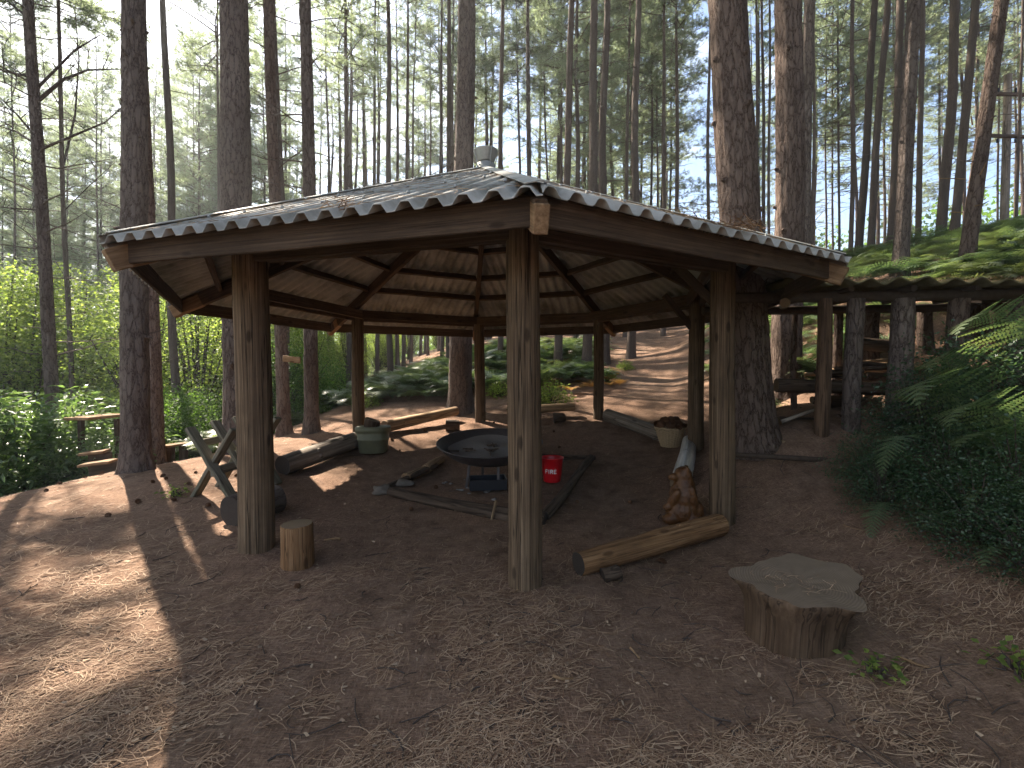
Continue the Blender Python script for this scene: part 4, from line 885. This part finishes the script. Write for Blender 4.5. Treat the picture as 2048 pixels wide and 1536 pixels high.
pine(919, 10.8, 932, 43, 4, 'stout rough barked pine directly behind the chimney cowl', near=True)
pine(1116, 14.6, 1143, 16, 5, 'slim pine among bracken right of the front post')
pine(1508, 5.6, 1458, 86, 4, 'largest plated bark pine at the right end of the shelter roof', near=True, mat_='bark_red')
pine(1572, 7.4, 1578, 64, 4, 'second large dark pine just right of the largest pine', near=True, mat_='bark_red')
pine(1606, 9.8, 1618, 26, 4, 'grey pine just right of the two largest pines', near=True)
pine(1712, 12.4, 1754, 18, 4, 'dark slanting pine, left one of a crossing pair above the bracken')
pine(1738, 12.0, 1770, 18, 4, 'lighter slanting pine, right one of a crossing pair above the bracken')
pine(1698, 15, 1708, 11, 2, 'thin straight pine left of the crossing pair')
pine(1797, 8.6, 1830, 38, 4, 'sturdy knobbly pine in the middle of the right bank', near=True)
pine(1778, 11.4, 1800, 20, 4, 'slimmer pine half hidden left of the sturdy knobbly pine')
pine(1832, 13.5, 1842, 14, 4, 'pale thin pine right of the sturdy knobbly pine')
pine(1876, 11.6, 1908, 24, 4, 'dark pine with black knots on the right bank')
pine(1902, 10.8, 1954, 22, 4, 'slanting pine left of the sunlit leaning pine')
pine(1928, 8.0, 2002, 37, 4, 'sunlit leaning pine with snapped pale twigs at the right', near=True, mat_='bark_red')
pine(2026, 16, 2044, 9, 2, 'thin reddish pine at the right edge beside the electricity pole')
# the middle distance, seen above and below the roof
mid = [(436, 16, 436, 9, 1), (658, 22, 652, 8, 0), (697, 17, 690, 11, 0), (729, 26, 723, 11, 2), (754, 20, 748, 9, 0), (782, 15.5, 772, 13, 2), (807, 19, 817, 8, 0), (795, 24, 793, 8, 1), (822, 24, 830, 6, 1), (856, 25, 862, 5, 0),
       (884, 19, 884, 8, 2), (898, 15.5, 896, 11, 2), (1000, 15.5, 1007, 11, 2), (1052, 23, 1031, 6, 0), (1062, 17.5, 1057, 11, 2), (1100, 24, 1086, 5, 1), (1128, 22, 1122, 7, 1), (1152, 19, 1156, 10, 2),
       (1172, 13.5, 1194, 20, 2), (1210, 14.5, 1212, 18, 2), (1262, 14.8, 1280, 16, 2), (1250, 20, 1260, 8, 0), (1304, 24, 1302, 6, 1), (1312, 25, 1316, 5, 1), (1326, 19, 1330, 9, 2), (1352, 21, 1353, 9, 2), (1342, 28, 1341, 5, 1),
       (1416, 17, 1420, 8, 2), (1512, 18, 1512, 7, 2), (1526, 19, 1525, 8, 2), (1538, 20, 1538, 7, 2), (1651, 24, 1652, 5, 1), (1664, 24, 1665, 5, 1), (1676, 22, 1677, 6, 1), (1622, 17, 1628, 7, 2), (1990, 22, 2000, 6, 1), (196, 22, 190, 8, 3), (30, 18, 20, 9, 3)]
far_tag = []
for k, (a, Y_, b, w_, cv) in enumerate(mid):
    if 600 < a < 1000 and Y_ < 26: cv = (5, 4, 2)[k % 3]
    elif 1000 <= a < 1400: cv = (4, 2, 0)[k % 3]
    elif Y_ < 21: cv = 4
    lab, grp = (('slender grey pine of the stand seen above the shelter roof', 'slender pines behind the shelter roof') if 640 < a < 1440 else ('slender pine far back on the right bank', 'slender pines far back on the right') if a > 1440 else ('slender pine far back in the left thicket', 'slender pines far back on the left'))
    pine(a, Y_, b, w_, cv, lab, grp)
r2 = random.Random(11)
def clear(px, Y_): return 1365 < px < 1435 or 1630 < px < 1700
k = 0
while k < 130:
    Y_ = r2.uniform(23, 60) if k % 3 else r2.uniform(22, 30); px = r2.uniform(-200, 2250); p = onground(px, Y_)
    if clear(px, Y_) or (px > 1350 and r2.random() < .35): continue
    k += 1
    cvr = r2.choice((0, 1, 1, 3, 3)) if not (Y_ < 34 and 500 < px < 1050) else r2.choice((5, 4, 2, 5, 4))
    pine(px, Y_, px + r2.uniform(-8, 8), r2.uniform(.2, .32) * 920 / Y_, cvr, 'distant thin pine in the depth of the forest', 'distant pines in the depth of the forest', H=r2.uniform(17, 24))
for q in range(15):
    Y_ = r2.uniform(26, 33); px = 130 + q * 33 + r2.uniform(-12, 12)
    pine(px, Y_, px + r2.uniform(-8, 8), r2.uniform(.2, .28) * 920 / Y_, (0, 1, 3)[q % 3], 'distant thin pine in the depth of the forest', 'distant pines in the depth of the forest', H=24)
# unseen pines added outside the frame, their crowns blocking sky and sun
for (x, y, cv) in ((-12.5, 9, 0), (-16, 11, 2), (-11, 4, 2), (9, -4, 2), (6.5, 2.5, 0), (9.5, 4, 0), (8, -8, 0), (11, 0, 3), (12, 5, 3), (9, -1.5, 3), (7, -5, 3), (13, 10, 0), (10.5, 7, 3)):
    t = bpy.data.objects.new('pine_tree', None); C.objects.link(t); t.location = (x, y, g1(x, y) - .1); tag(t, 'unseen pine added outside the frame to shade the clearing', 'pine tree', 'unseen pines added round the clearing')
    tr = link('trunk', trunks[cv]); tr.scale = (.19, .19, 1); tr.parent = t
    for nm, me in zip(('limbs', 'crown'), crowns[cv]): o = link(nm, me); o.parent = t
# long bare branches on the far left pine and snapped twigs on the leaning pine
def bare(name, pts, r, n_side, parent, sl=.5):
    m = MB(); pts = [Vector(p) for p in pts]; k = len(pts); m.tube(pts, [r * (1 - .75 * i / (k - 1)) for i in range(k)], 7)
    for _ in range(n_side):
        t = rnd.uniform(.15, 1) * (k - 1); i = min(int(t), k - 2); b = pts[i].lerp(pts[i + 1], t - i); e = Vector((rnd.gauss(0, 1), rnd.gauss(0, .6), rnd.gauss(.1, .8))).normalized() * sl * rnd.uniform(.4, 1.2)
        q = b + e * .5 + Vector((0, 0, .05)); m.tube([b, q, b + e], [r * .3, r * .2, r * .08], 4, 0, False)
        for _ in range(2): e2 = e * .4 + Vector((rnd.gauss(0, .12), rnd.gauss(0, .1), rnd.gauss(0, .12))); m.tube([q, q + e2], [r * .15, r * .06], 3, 0, False)
    return m.build(name, M['twig'], parent)
def px_branch(lst, Y_, r, n, parent, sl=.5): return bare('branch', [P(x, y, Y_ + .1 * i) for i, (x, y) in enumerate(lst)], r, n, parent, sl)
left_pine = [o for o in scene.objects if o.get('label', '').startswith('branchy pine')][0]
for lst, r in (([(72, 205), (125, 160), (175, 140), (240, 138)], .035), ([(69, 155), (20, 145), (-30, 130)], .03), ([(76, 290), (30, 262), (-10, 250)], .025), ([(64, 40), (30, 15), (-10, -20)], .03), ([(78, 300), (150, 270), (210, 245), (260, 200)], .025),
               ([(83, 420), (30, 417), (-20, 412)], .02), ([(76, 280), (35, 230), (-5, 190)], .025), ([(71, 180), (150, 100), (200, 70)], .025), ([(88, 500), (60, 470), (20, 440)], .015), ([(80, 335), (40, 320), (5, 300)], .02)):
    px_branch(lst, 8.6, r, 11, left_pine, .45)
tp_ = [o for o in scene.objects if o.get('label', '').startswith('thin dark forked')][0]
for lst, r in (([(127, 330), (150, 230), (158, 120), (150, 20)], .06), ([(130, 420), (180, 370), (235, 320)], .03), ([(129, 390), (190, 400), (240, 430)], .02), ([(133, 560), (110, 520), (105, 450)], .02), ([(124, 220), (90, 160), (80, 60)], .03)):
    px_branch(lst, 12, r * .5, 14, tp_, .6)
lp = [o for o in scene.objects if o.get('label', '').startswith('sunlit leaning')][0]
for lst in ([(1930, 358), (1905, 357), (1878, 357)], [(1950, 412), (1966, 408), (1978, 402)], [(1960, 350), (1968, 335), (1972, 325)], [(1925, 425), (1900, 424)], [(1945, 250), (1942, 232)]):
    m = MB(); m.tube([P(x, y, 7.85) for x, y in lst], [.012, .009, .006][:len(lst)], 6); m.build('snapped_twig', M['beam_new'], lp)

# ---------------------------------------------------------------- broadleaved thicket at the left
def leaf_cloud(seed, rad, h, z0, K, mleaf, ls, mats, shape='egg', stems=10, spread=.28, up=.35, whorl=False, aspect=.55):
    g = np.random.default_rng(seed); c = []
    while len(c) < K:
        p = g.uniform(-1, 1, 3); r = math.hypot(p[0], p[1]); zz = (p[2] + 1) / 2
        lim = math.sin(math.pi * min(1, (.12 + .88 * zz))) ** .6 if shape == 'egg' else math.sqrt(max(0, 1 - zz * zz)) 
        if r < lim * (1 + .25 * math.sin(5 * math.atan2(p[1], p[0]) + seed)) and (r > lim * .35 or g.random() < .4): c.append((p[0] * rad, p[1] * rad, z0 + zz * h))
    c = np.array(c); n = K * mleaf; lp_ = np.repeat(c, mleaf, 0); gauss = g.normal(0, 1, (n, 3)); pos = lp_ + gauss * np.array([spread, spread, spread * .6])
    d = gauss * .5 + g.normal(0, .6, (n, 3)); d[:, 2] *= .6; d /= np.linalg.norm(d, axis=1, keepdims=True)
    nrm = g.normal(0, .55, (n, 3)) + np.array([0, 0, up * 2]); s = np.cross(d, nrm); s /= np.linalg.norm(s, axis=1, keepdims=True); L_ = ls * g.uniform(.6, 1.25, (n, 1)); W_ = L_ * aspect / 2
    V = np.stack([pos, pos + d * L_ * .5 + s * W_, pos + d * L_ - np.array([0, 0, 1]) * L_ * .15, pos + d * L_ * .5 - s * W_], 1).reshape(-1, 3); F = np.arange(n * 4).reshape(-1, 4)
    lv = mesh_np('foliage', V, F, mats); m = MB()
    for i in g.choice(K, min(K, stems * 3), replace=False):
        p = Vector(c[i]); b = Vector((p.x * .12, p.y * .12, max(0, min(z0, h * .15)) - .1)); q = Vector((p.x * .45, p.y * .45, p.z * .6)); r = .006 + .006 * h * (.6 + .4 * g.random()); m.tube([b, q, p], [r * 1.4, r, r * .3], 5, 0, False)
    sm = bpy.data.meshes.new('stems'); sm.from_pydata(m.v, [], m.f); sm.materials.append(M['twig']); sm.update(); return lv, sm
sap = [leaf_cloud(20 + k, 1.5, 5.2, .6, 420, 30, .085, M['leaf'], spread=.22, stems=14) for k in range(3)]
bus = [leaf_cloud(30 + k, 1.5, 2.5, .1, 330, 36, .075, M['leaf_mid'], 'dome', spread=.2) for k in range(2)]
def plant(name, mesh_pair, loc, s, rz, label, cat, group=None, sz=None):
    t = empty(name, loc, rz); t.scale = (s, s, sz or s); tag(t, label, cat, group)
    for nm, me in zip(('foliage', 'stems'), mesh_pair): o = link(nm, me); o.parent = t
    return t
r3 = random.Random(5)
for k in range(64):
    Y_ = r3.uniform(13, 27); px = r3.uniform(-120, 640) if k < 50 else r3.uniform(560, 780)
    if k >= 50: Y_ = r3.uniform(20, 34)
    p = onground(px, Y_); p.z -= .1; want = 1.6 + (745 - (r3.uniform(470, 560) if px < 520 else r3.uniform(600, 680))) * Y_ / 920 - p.z; s = max(.5, min(1.5, want / 5.8))
    plant('leafy_sapling', sap[k % 3], p, s, r3.uniform(0, 6), 'yellow green leafy sapling in the sunny thicket beyond the left pines', 'sapling', 'leafy saplings in the left thicket')
for k in range(34):
    Y_ = r3.uniform(9.8, 17); px = r3.uniform(-150, 640); p = onground(px, Y_)
    if p.x > -6.3: continue
    p.z -= .15; plant('bush', bus[k % 2], p, r3.uniform(.6, 1.05), r3.uniform(0, 6), 'mid green bush low in the thicket beyond the left pines', 'bush', 'low bushes in the left thicket')
for k in range(26):
    Y_ = r3.uniform(26, 48); px = r3.uniform(300, 1500); p = onground(px, Y_); p.z -= .2
    plant('leafy_sapling', sap[k % 3], p, r3.uniform(.5, 1.0), r3.uniform(0, 6), 'small leafy sapling far back between the pine trunks', 'sapling', 'leafy saplings far back')
# glossy shrubs at the left edge
gl = [leaf_cloud(50 + k, 1.25, 1.9, .05, 330, 13, .15, M['leaf_rhodo'], 'dome', spread=.10, aspect=.3, up=.5) for k in range(2)]
for px, Y_, s, l in ((30, 7.3, .95, 'large dark glossy leaved shrub at the left edge of the picture'), (120, 8.0, 1.0, 'dark glossy leaved shrub in front of the far left pine'), (-60, 6.9, 1.0, 'dark glossy shrub cut by the left picture edge'), (185, 7.6, .5, 'small glossy shrub spilling over the plank steps'), (60, 9.6, 1.25, 'tall glossy shrub behind the left edge shrubs')):
    p = onground(px, Y_); p.z -= .08; plant('glossy_shrub', gl[int(Y_ * 10) % 2], p, s, Y_, l, 'shrub', 'glossy shrubs at the left')
# distant woodland closing the view
g = np.random.default_rng(3); n = 60000; a = g.uniform(R_(-62), R_(62), n); dd = g.uniform(62, 85, n); x = dd * np.sin(a); y = dd * np.cos(a); zb = gz(x, y); hh = g.random(n) ** 1.3 * (7 + 5 * vnoise(x * .15 + 40, y * .15 + 9)) ; L_ = .55
pos = np.stack([x, y, zb + hh], -1); d = g.normal(0, 1, (n, 3)); d /= np.linalg.norm(d, axis=1, keepdims=True); s = np.cross(d, g.normal(0, 1, (n, 3))); s /= np.linalg.norm(s, axis=1, keepdims=True)
V = np.stack([pos, pos + d * L_ * .5 + s * .2, pos + d * L_, pos + d * L_ * .5 - s * .2], 1).reshape(-1, 3)
o = link('far_wood', mesh_np('far_wood', V, np.arange(n * 4).reshape(-1, 4), M['leaf_mid'])); tag(o, 'mass of distant green woodland far behind the pines', 'woodland', kind='stuff')

# ---------------------------------------------------------------- bracken
def frond(L_, npair, npin, seed, arch=.55, wid=.42, droop=.25, pwk=.036):
    """returns triangle list: a rachis with paired pinnae that carry pointed pinnules"""
    r_ = random.Random(seed); V = []; F = []
    pts = []; cur = Vector((0, 0, 0)); ang = 1.15; 
    for k in range(npair + 6): 
        pts.append(cur.copy()); cur = cur + Vector((math.cos(ang), 0, math.sin(ang))) * L_ / (npair + 5); ang -= (1.15 + arch) / (npair + 5) * (1 + .6 * k / (npair + 5))
    for k in range(len(pts) - 1):
        w0 = .0045 * (1 - .8 * k / len(pts)) * L_ / .9; b = len(V); p, q = pts[k], pts[k + 1]; V += [p + Vector((0, -w0, 0)), p + Vector((0, w0, 0)), q + Vector((0, w0 * .9, 0)), q + Vector((0, -w0 * .9, 0))]; F.append((b, b + 1, b + 2, b + 3))
    for k in range(npair):
        i = k + 4; t = k / (npair - 1); T = (pts[i + 1] - pts[i]).normalized(); Nn = Vector((-T.z, 0, T.x)); pl = L_ * wid * ((1 - t) ** .8 * (.55 + .45 * min(1, (t + .12) * 4))) + .02
        for sg in (-1, 1):
            D = (Vector((0, sg, 0)) + T * (.25 + .5 * t) + Nn * r_.uniform(-.12, .12)).normalized(); prev = pts[i].copy(); dd_ = D.copy(); S = D.cross(Nn).normalized()
            sp = pl / npin
            for j in range(npin):
                dd_ = (dd_ - Vector((0, 0, droop * .35 / npin * (j + 1) / npin * 2))).normalized(); nx = prev + dd_ * sp; u = (j + .5) / npin; pw = L_ * pwk * (1 - u) ** .7 * (1 - .5 * t) + .004
                S = dd_.cross(Nn).normalized(); m_ = prev + dd_ * sp * .5
                for s2 in (-1, 1):
                    b = len(V); tip = m_ + S * s2 * pw + dd_ * sp * .45; V += [prev, tip - dd_ * sp * .35, tip, nx]; F.append((b, b + 1, b + 2, b + 3))
                prev = nx
    return np.array([tuple(v) for v in V]), np.array(F)
def fern_arrays(seed, L_, nf, npair, npin, arch=.55):
    g = np.random.default_rng(seed); Vs = []; Fs = []; b = 0
    for k in range(nf):
        V, F = frond(L_ * g.uniform(.75, 1.15), npair, npin, seed * 31 + k, arch + g.uniform(-.2, .25), pwk=.036 if npair < 14 else .024); a = 2 * math.pi * k / nf + g.uniform(-.4, .4); tl = g.uniform(-.25, .25)
        Rm = np.array(Matrix.Rotation(a, 3, 'Z') @ Matrix.Rotation(tl, 3, 'X')); Vs.append(V @ Rm.T); Fs.append(F + b); b += len(V)
    return np.concatenate(Vs), np.concatenate(Fs)
fern_lo = [fern_arrays(60 + k, 1.0, 6, 12, 6, .15 + .2 * k) for k in range(3)]
fern_hi = [fern_arrays(70 + k, 1.0, 6, 17, 11, .7) for k in range(2)]
def bracken_patch(name, pts, smin, smax, label, mat_='fern', src=fern_lo, seed=0):
    g = np.random.default_rng(seed); Vs = []; Fs = []; b = 0
    for (x, y) in pts:
        V, F = src[g.integers(len(src))]; s = g.uniform(smin, smax); a = g.uniform(0, 6.28); c_, s_ = math.cos(a), math.sin(a); Rm = np.array(((c_, -s_, 0), (s_, c_, 0), (0, 0, 1))) * s
        Vs.append(V @ Rm.T + np.array((x, y, g1(x, y) + g.uniform(-.05, .12)))); Fs.append(F + b); b += len(V)
    o = link(name, mesh_np(name, np.concatenate(Vs), np.concatenate(Fs), M[mat_])); tag(o, label, 'bracken', kind='stuff'); return o
def scat(n, px0, px1, Y0, Y1, seed, cond=None):
    r_ = random.Random(seed); out = []
    while len(out) < n:
        Y_ = r_.uniform(Y0, Y1); p = onground(r_.uniform(px0, px1), Y_)
        if cond is None or cond(p): out.append((p.x, p.y))
    return out
path = lambda p: not (1.9 + (p.y - 9) * .17 < p.x < 4.6 + (p.y - 9) * .36)
bracken_patch('bracken', scat(150, 700, 915, 11.6, 17.5, 1), .6, 1.0, 'bed of pale sunlit bracken behind the rear left post', seed=1)
bracken_patch('bracken', scat(50, 640, 730, 13.5, 18, 12), .5, .9, 'bracken thinning out between the slim trunks at the left rear', seed=11)
bracken_patch('bracken', scat(160, 900, 1310, 12.3, 19, 2, path), .65, 1.05, 'bank of silvery green bracken along the left side of the path', seed=2)
bracken_patch('bracken', scat(60, 1250, 1420, 19, 30, 3, path), .7, 1.1, 'bracken at the head of the path', seed=3)
bracken_patch('bracken', scat(290, 1500, 2250, 6.9, 12.5, 4, lambda p: p.x > 3.8 + (p.y - 6.9) * .2), .42, .75, 'bracken covering the bank behind the woodshed', seed=4)
bracken_patch('bracken', scat(50, 1850, 2350, 7.25, 8.2, 41), .5, .8, 'bracken right against the back of the woodshed roof', seed=41)
bracken_patch('bracken', scat(130, 1650, 2300, 12, 18, 5, path), .5, .8, 'bracken on the crest of the right bank', seed=5)
bracken_patch('bracken', scat(14, 375, 450, 8.3, 9.8, 6), .55, .75, 'bright clump of bracken behind the sawbuck', seed=6)
bracken_patch('bracken', scat(26, 300, 470, 10.5, 13, 7, lambda p: p.x < -5), .6, .9, 'bracken at the foot of the slim left pine', seed=7)
bracken_patch('bracken', scat(30, 500, 600, 12, 15, 8), .6, .9, 'bracken glimpsed past the leaning board pine', seed=8)
def fern_plant(loc, s, rz, label, k=0, rx=0, mat_='fern', group='large ferns at the right'):
    V, F = fern_hi[k]; key = 'fern_mesh_%d_%s' % (k, mat_)
    me = bpy.data.meshes.get(key) or mesh_np(key, V, F, M[mat_]); o = link('fern', me, None, Matrix.Translation(loc) @ Matrix.Rotation(rx, 4, 'X') @ Matrix.Rotation(rz, 4, 'Z') @ Matrix.Diagonal((s, s, s, 1))); tag(o, label, 'fern', group); return o
# one arching frond by its own: the big ones that hang over the shrub
def single(px0, py0, Y0, px1, py1, Y1, label, mat_='fern', s=1.0, arch=.9, roll=0):
    a, b = P(px0, py0, Y0), P(px1, py1, Y1); V, F = frond(1.0, 20, 14, int(px0), arch, .32, .3, .021); tip = Vector(V[:, :].tolist()[4 * 24 + 2] if False else (V[:, 0].max(), 0, 0))
    L_ = (b - a).length / V[:, 0].max(); V = V * L_; x = (b - a).normalized(); y = Vector((0, 0, 1)).cross(x).normalized(); y = Matrix.Rotation(roll, 3, x) @ y; z = x.cross(y)
    zt = V[V[:, 0] > V[:, 0].max() * .93][:, 2].mean(); V[:, 2] -= V[:, 0] / V[:, 0].max() * zt
    Mx = Matrix(((x.x, y.x, z.x, a.x), (x.y, y.y, z.y, a.y), (x.z, y.z, z.z, a.z), (0, 0, 0, 1)))
    o = link('fern', mesh_np('fern', V, F, M[mat_]), None, Mx); tag(o, label, 'fern', 'large fern fronds at the right'); return o
single(1960, 860, 4.3, 1830, 800, 3.9, 'upper left arching fern frond in the right foreground', roll=.5)
single(1985, 800, 4.4, 1855, 735, 4.2, 'fern frond rising highest above the right shrub', roll=.6)
single(2075, 900, 3.7, 1890, 850, 3.45, 'broad pale fern frond reaching in from the right edge', roll=.55, arch=.6)
single(2090, 980, 3.6, 1905, 890, 3.4, 'second broad fern frond just below the palest one', roll=.45, arch=.5)
single(1860, 915, 4.0, 1945, 1060, 3.6, 'drooping fern frond pointing down above the browned one', roll=-.3, arch=.3)
single(1880, 960, 4.0, 1935, 1105, 3.7, 'drooping fern frond with browned tip', roll=.3, arch=.3)
single(1900, 1020, 3.8, 1850, 1150, 3.5, 'lowest hanging fern frond over the dark ground', roll=.2, arch=.3)
single(1960, 1000, 3.8, 2010, 1120, 3.6, 'small fern frond at the right edge above the yellowed stem', roll=.2, arch=.3)
single(1925, 960, 3.75, 1948, 1040, 3.62, 'browned withered fern tip among the green fronds', 'fern_dry', arch=.3)
single(1945, 1150, 3.5, 1918, 1240, 3.4, 'dry curled yellow frond low in the right shrub', 'fern_dry', arch=.2)
single(2090, 700, 4.0, 1905, 668, 3.8, 'highest fern frond at the right edge below the shed beam', roll=.5, arch=.5)
single(2085, 1060, 3.4, 1930, 1010, 3.2, 'short fern frond low at the right edge', roll=.5, arch=.5)
single(1845, 880, 4.05, 1760, 960, 3.9, 'fern frond hanging left toward the bare bank', roll=.2, arch=.4)
single(2010, 1110, 3.5, 2060, 1210, 3.3, 'fern frond drooping in the lower right corner', roll=.1, arch=.3)
single(2085, 1150, 3.1, 1960, 1135, 2.9, 'dim fern frond low over the nearest dark shrub', roll=.4, arch=.4)
single(1790, 1010, 3.9, 1740, 1090, 3.7, 'small fern frond at the left foot of the dark shrubs', roll=.2, arch=.3)
for px, py, Y_, s, l in ((1990, 1020, 4.2, .62, 'full fern plant in the dark corner at the right'), (1900, 1040, 4.6, .6, 'full fern plant against the woodshed foot'), (2060, 760, 4.9, .7, 'fern plant at the right edge under the shed roof'), (1850, 760, 4.9, .5, 'fern plant in front of the third shed post')):
    p = onground(px, Y_); fern_plant(p, s, px * .1, l, px % 2)
# dark small leaved shrubs on the bank
dk_ = [leaf_cloud(80 + k, .95, 1.5, .02, 330, 20, .055, M['leaf_dark'], 'dome', spread=.13, stems=20) for k in range(2)]
for px, Y_, s, l in ((1985, 4.6, .80, 'largest dark small leaved shrub at the right picture edge'), (1860, 4.6, .56, 'dark small leaved shrub growing up before the woodshed posts'), (1745, 4.55, .36, 'low dark shrub creeping along the woodshed rail'), (1900, 3.9, .46, 'dark shrub below the hanging fern fronds'), (2040, 3.5, .5, 'dark shrub in the lower right corner'), (1770, 4.1, .36, 'small dark shrub on the bare bank behind the wide stump'), (2120, 4.2, .8, 'dark shrub cut by the right picture edge'), (1960, 3.35, .42, 'dark shrub spilling forward below the withered yellow frond'), (2080, 2.95, .40, 'nearest dark shrub at the lower right picture edge')):
    p = onground(px, Y_); p.z -= .05; plant('dark_shrub', dk_[int(px) % 2], p, s, px * .01, l, 'shrub', 'dark shrubs on the right bank')
# bright plants near the far posts, tufts and seedlings
br = leaf_cloud(90, .5, .6, .0, 90, 14, .10, M['leaf'], 'dome', spread=.07, aspect=.25, stems=12, up=.2)
for px, Y_, s, l in ((1100, 10.4, .95, 'bright green leafy plant right of the front post by the short log'), (1065, 10.2, .8, 'bright green leafy plant just left of its taller neighbour'), (1000, 12, .7, 'sunny green plant beside the far centre post'), (1050, 12.4, .7, 'yellow green plant behind the bright leafy pair'), (1215, 12.3, .6, 'small bright plant beside the rear right path post'), (1250, 13.6, .5, 'little green plant at the path edge'), (735, 11.4, .6, 'small green plant behind the rear left post')):
    p = onground(px, Y_); plant('green_plant', br, p, s, px, l, 'plant')
lf = leaf_cloud(91, .10, .10, .0, 14, 5, .045, M['leaf'], 'dome', spread=.03, aspect=.6, stems=4)
for px, py, s, l in ((1752, 1350, 1.0, 'tiny green seedling right below the wide stump'), (2030, 1345, 1.1, 'tiny bright seedling at the lower right edge'), (352, 992, 1.1, 'mossy green tuft at the foot of the sawbuck')):
    p = gp(px, py); plant('seedling', lf, p, s, px, l, 'seedling')

# unseen saplings added outside the right edge to shade the bank
for k, (x, y, s) in enumerate(((6.6, 2.9, .8), (5.6, 1.6, .9), (5.4, .4, .9), (6.6, 1.2, 1.2), (5.8, -1.4, 1.1), (8.6, 2.6, 1.2), (7.4, -.6, 1.3))):
    plant('leafy_sapling', sap[k % 3], Vector((x, y, g1(x, y) - .2)), s, k, 'unseen leafy sapling added past the right edge for shade', 'sapling', 'unseen leafy saplings added for shade at the right')

# withered debris and small plants along the edges of the path
bracken_patch('dry_bracken', scat(34, 1080, 1320, 11.2, 15, 51, lambda p: 1.0 < p.x < 2.6 + (p.y - 11) * .12), .25, .45, 'withered brown bracken along the left edge of the path', 'fern_dry', seed=51)
bracken_patch('bracken', scat(26, 1395, 1480, 9, 16, 52, lambda p: p.x > 4.2), .4, .7, 'bracken tufts on the right side of the path', seed=52)

# ---------------------------------------------------------------- haze
m = bpy.data.materials.new('haze'); m.use_nodes = True; nt = m.node_tree; nt.nodes.clear()
pv = N(nt, 'ShaderNodeVolumePrincipled'); pv.inputs['Density'].default_value = .0013; pv.inputs['Color'].default_value = (.86, .93, 1, 1); pv.inputs['Anisotropy'].default_value = .45
ou = N(nt, 'ShaderNodeOutputMaterial'); nt.links.new(pv.outputs[0], ou.inputs['Volume'])
b = MB(); b.box((0, 120, 19), (620, 560, 60)); hz = b.build('haze', m); tag(hz, 'thin haze between the pines, added to soften them like lens glare', 'haze', kind='stuff')  # slight haze, added as a volume that also stands in for lens glare
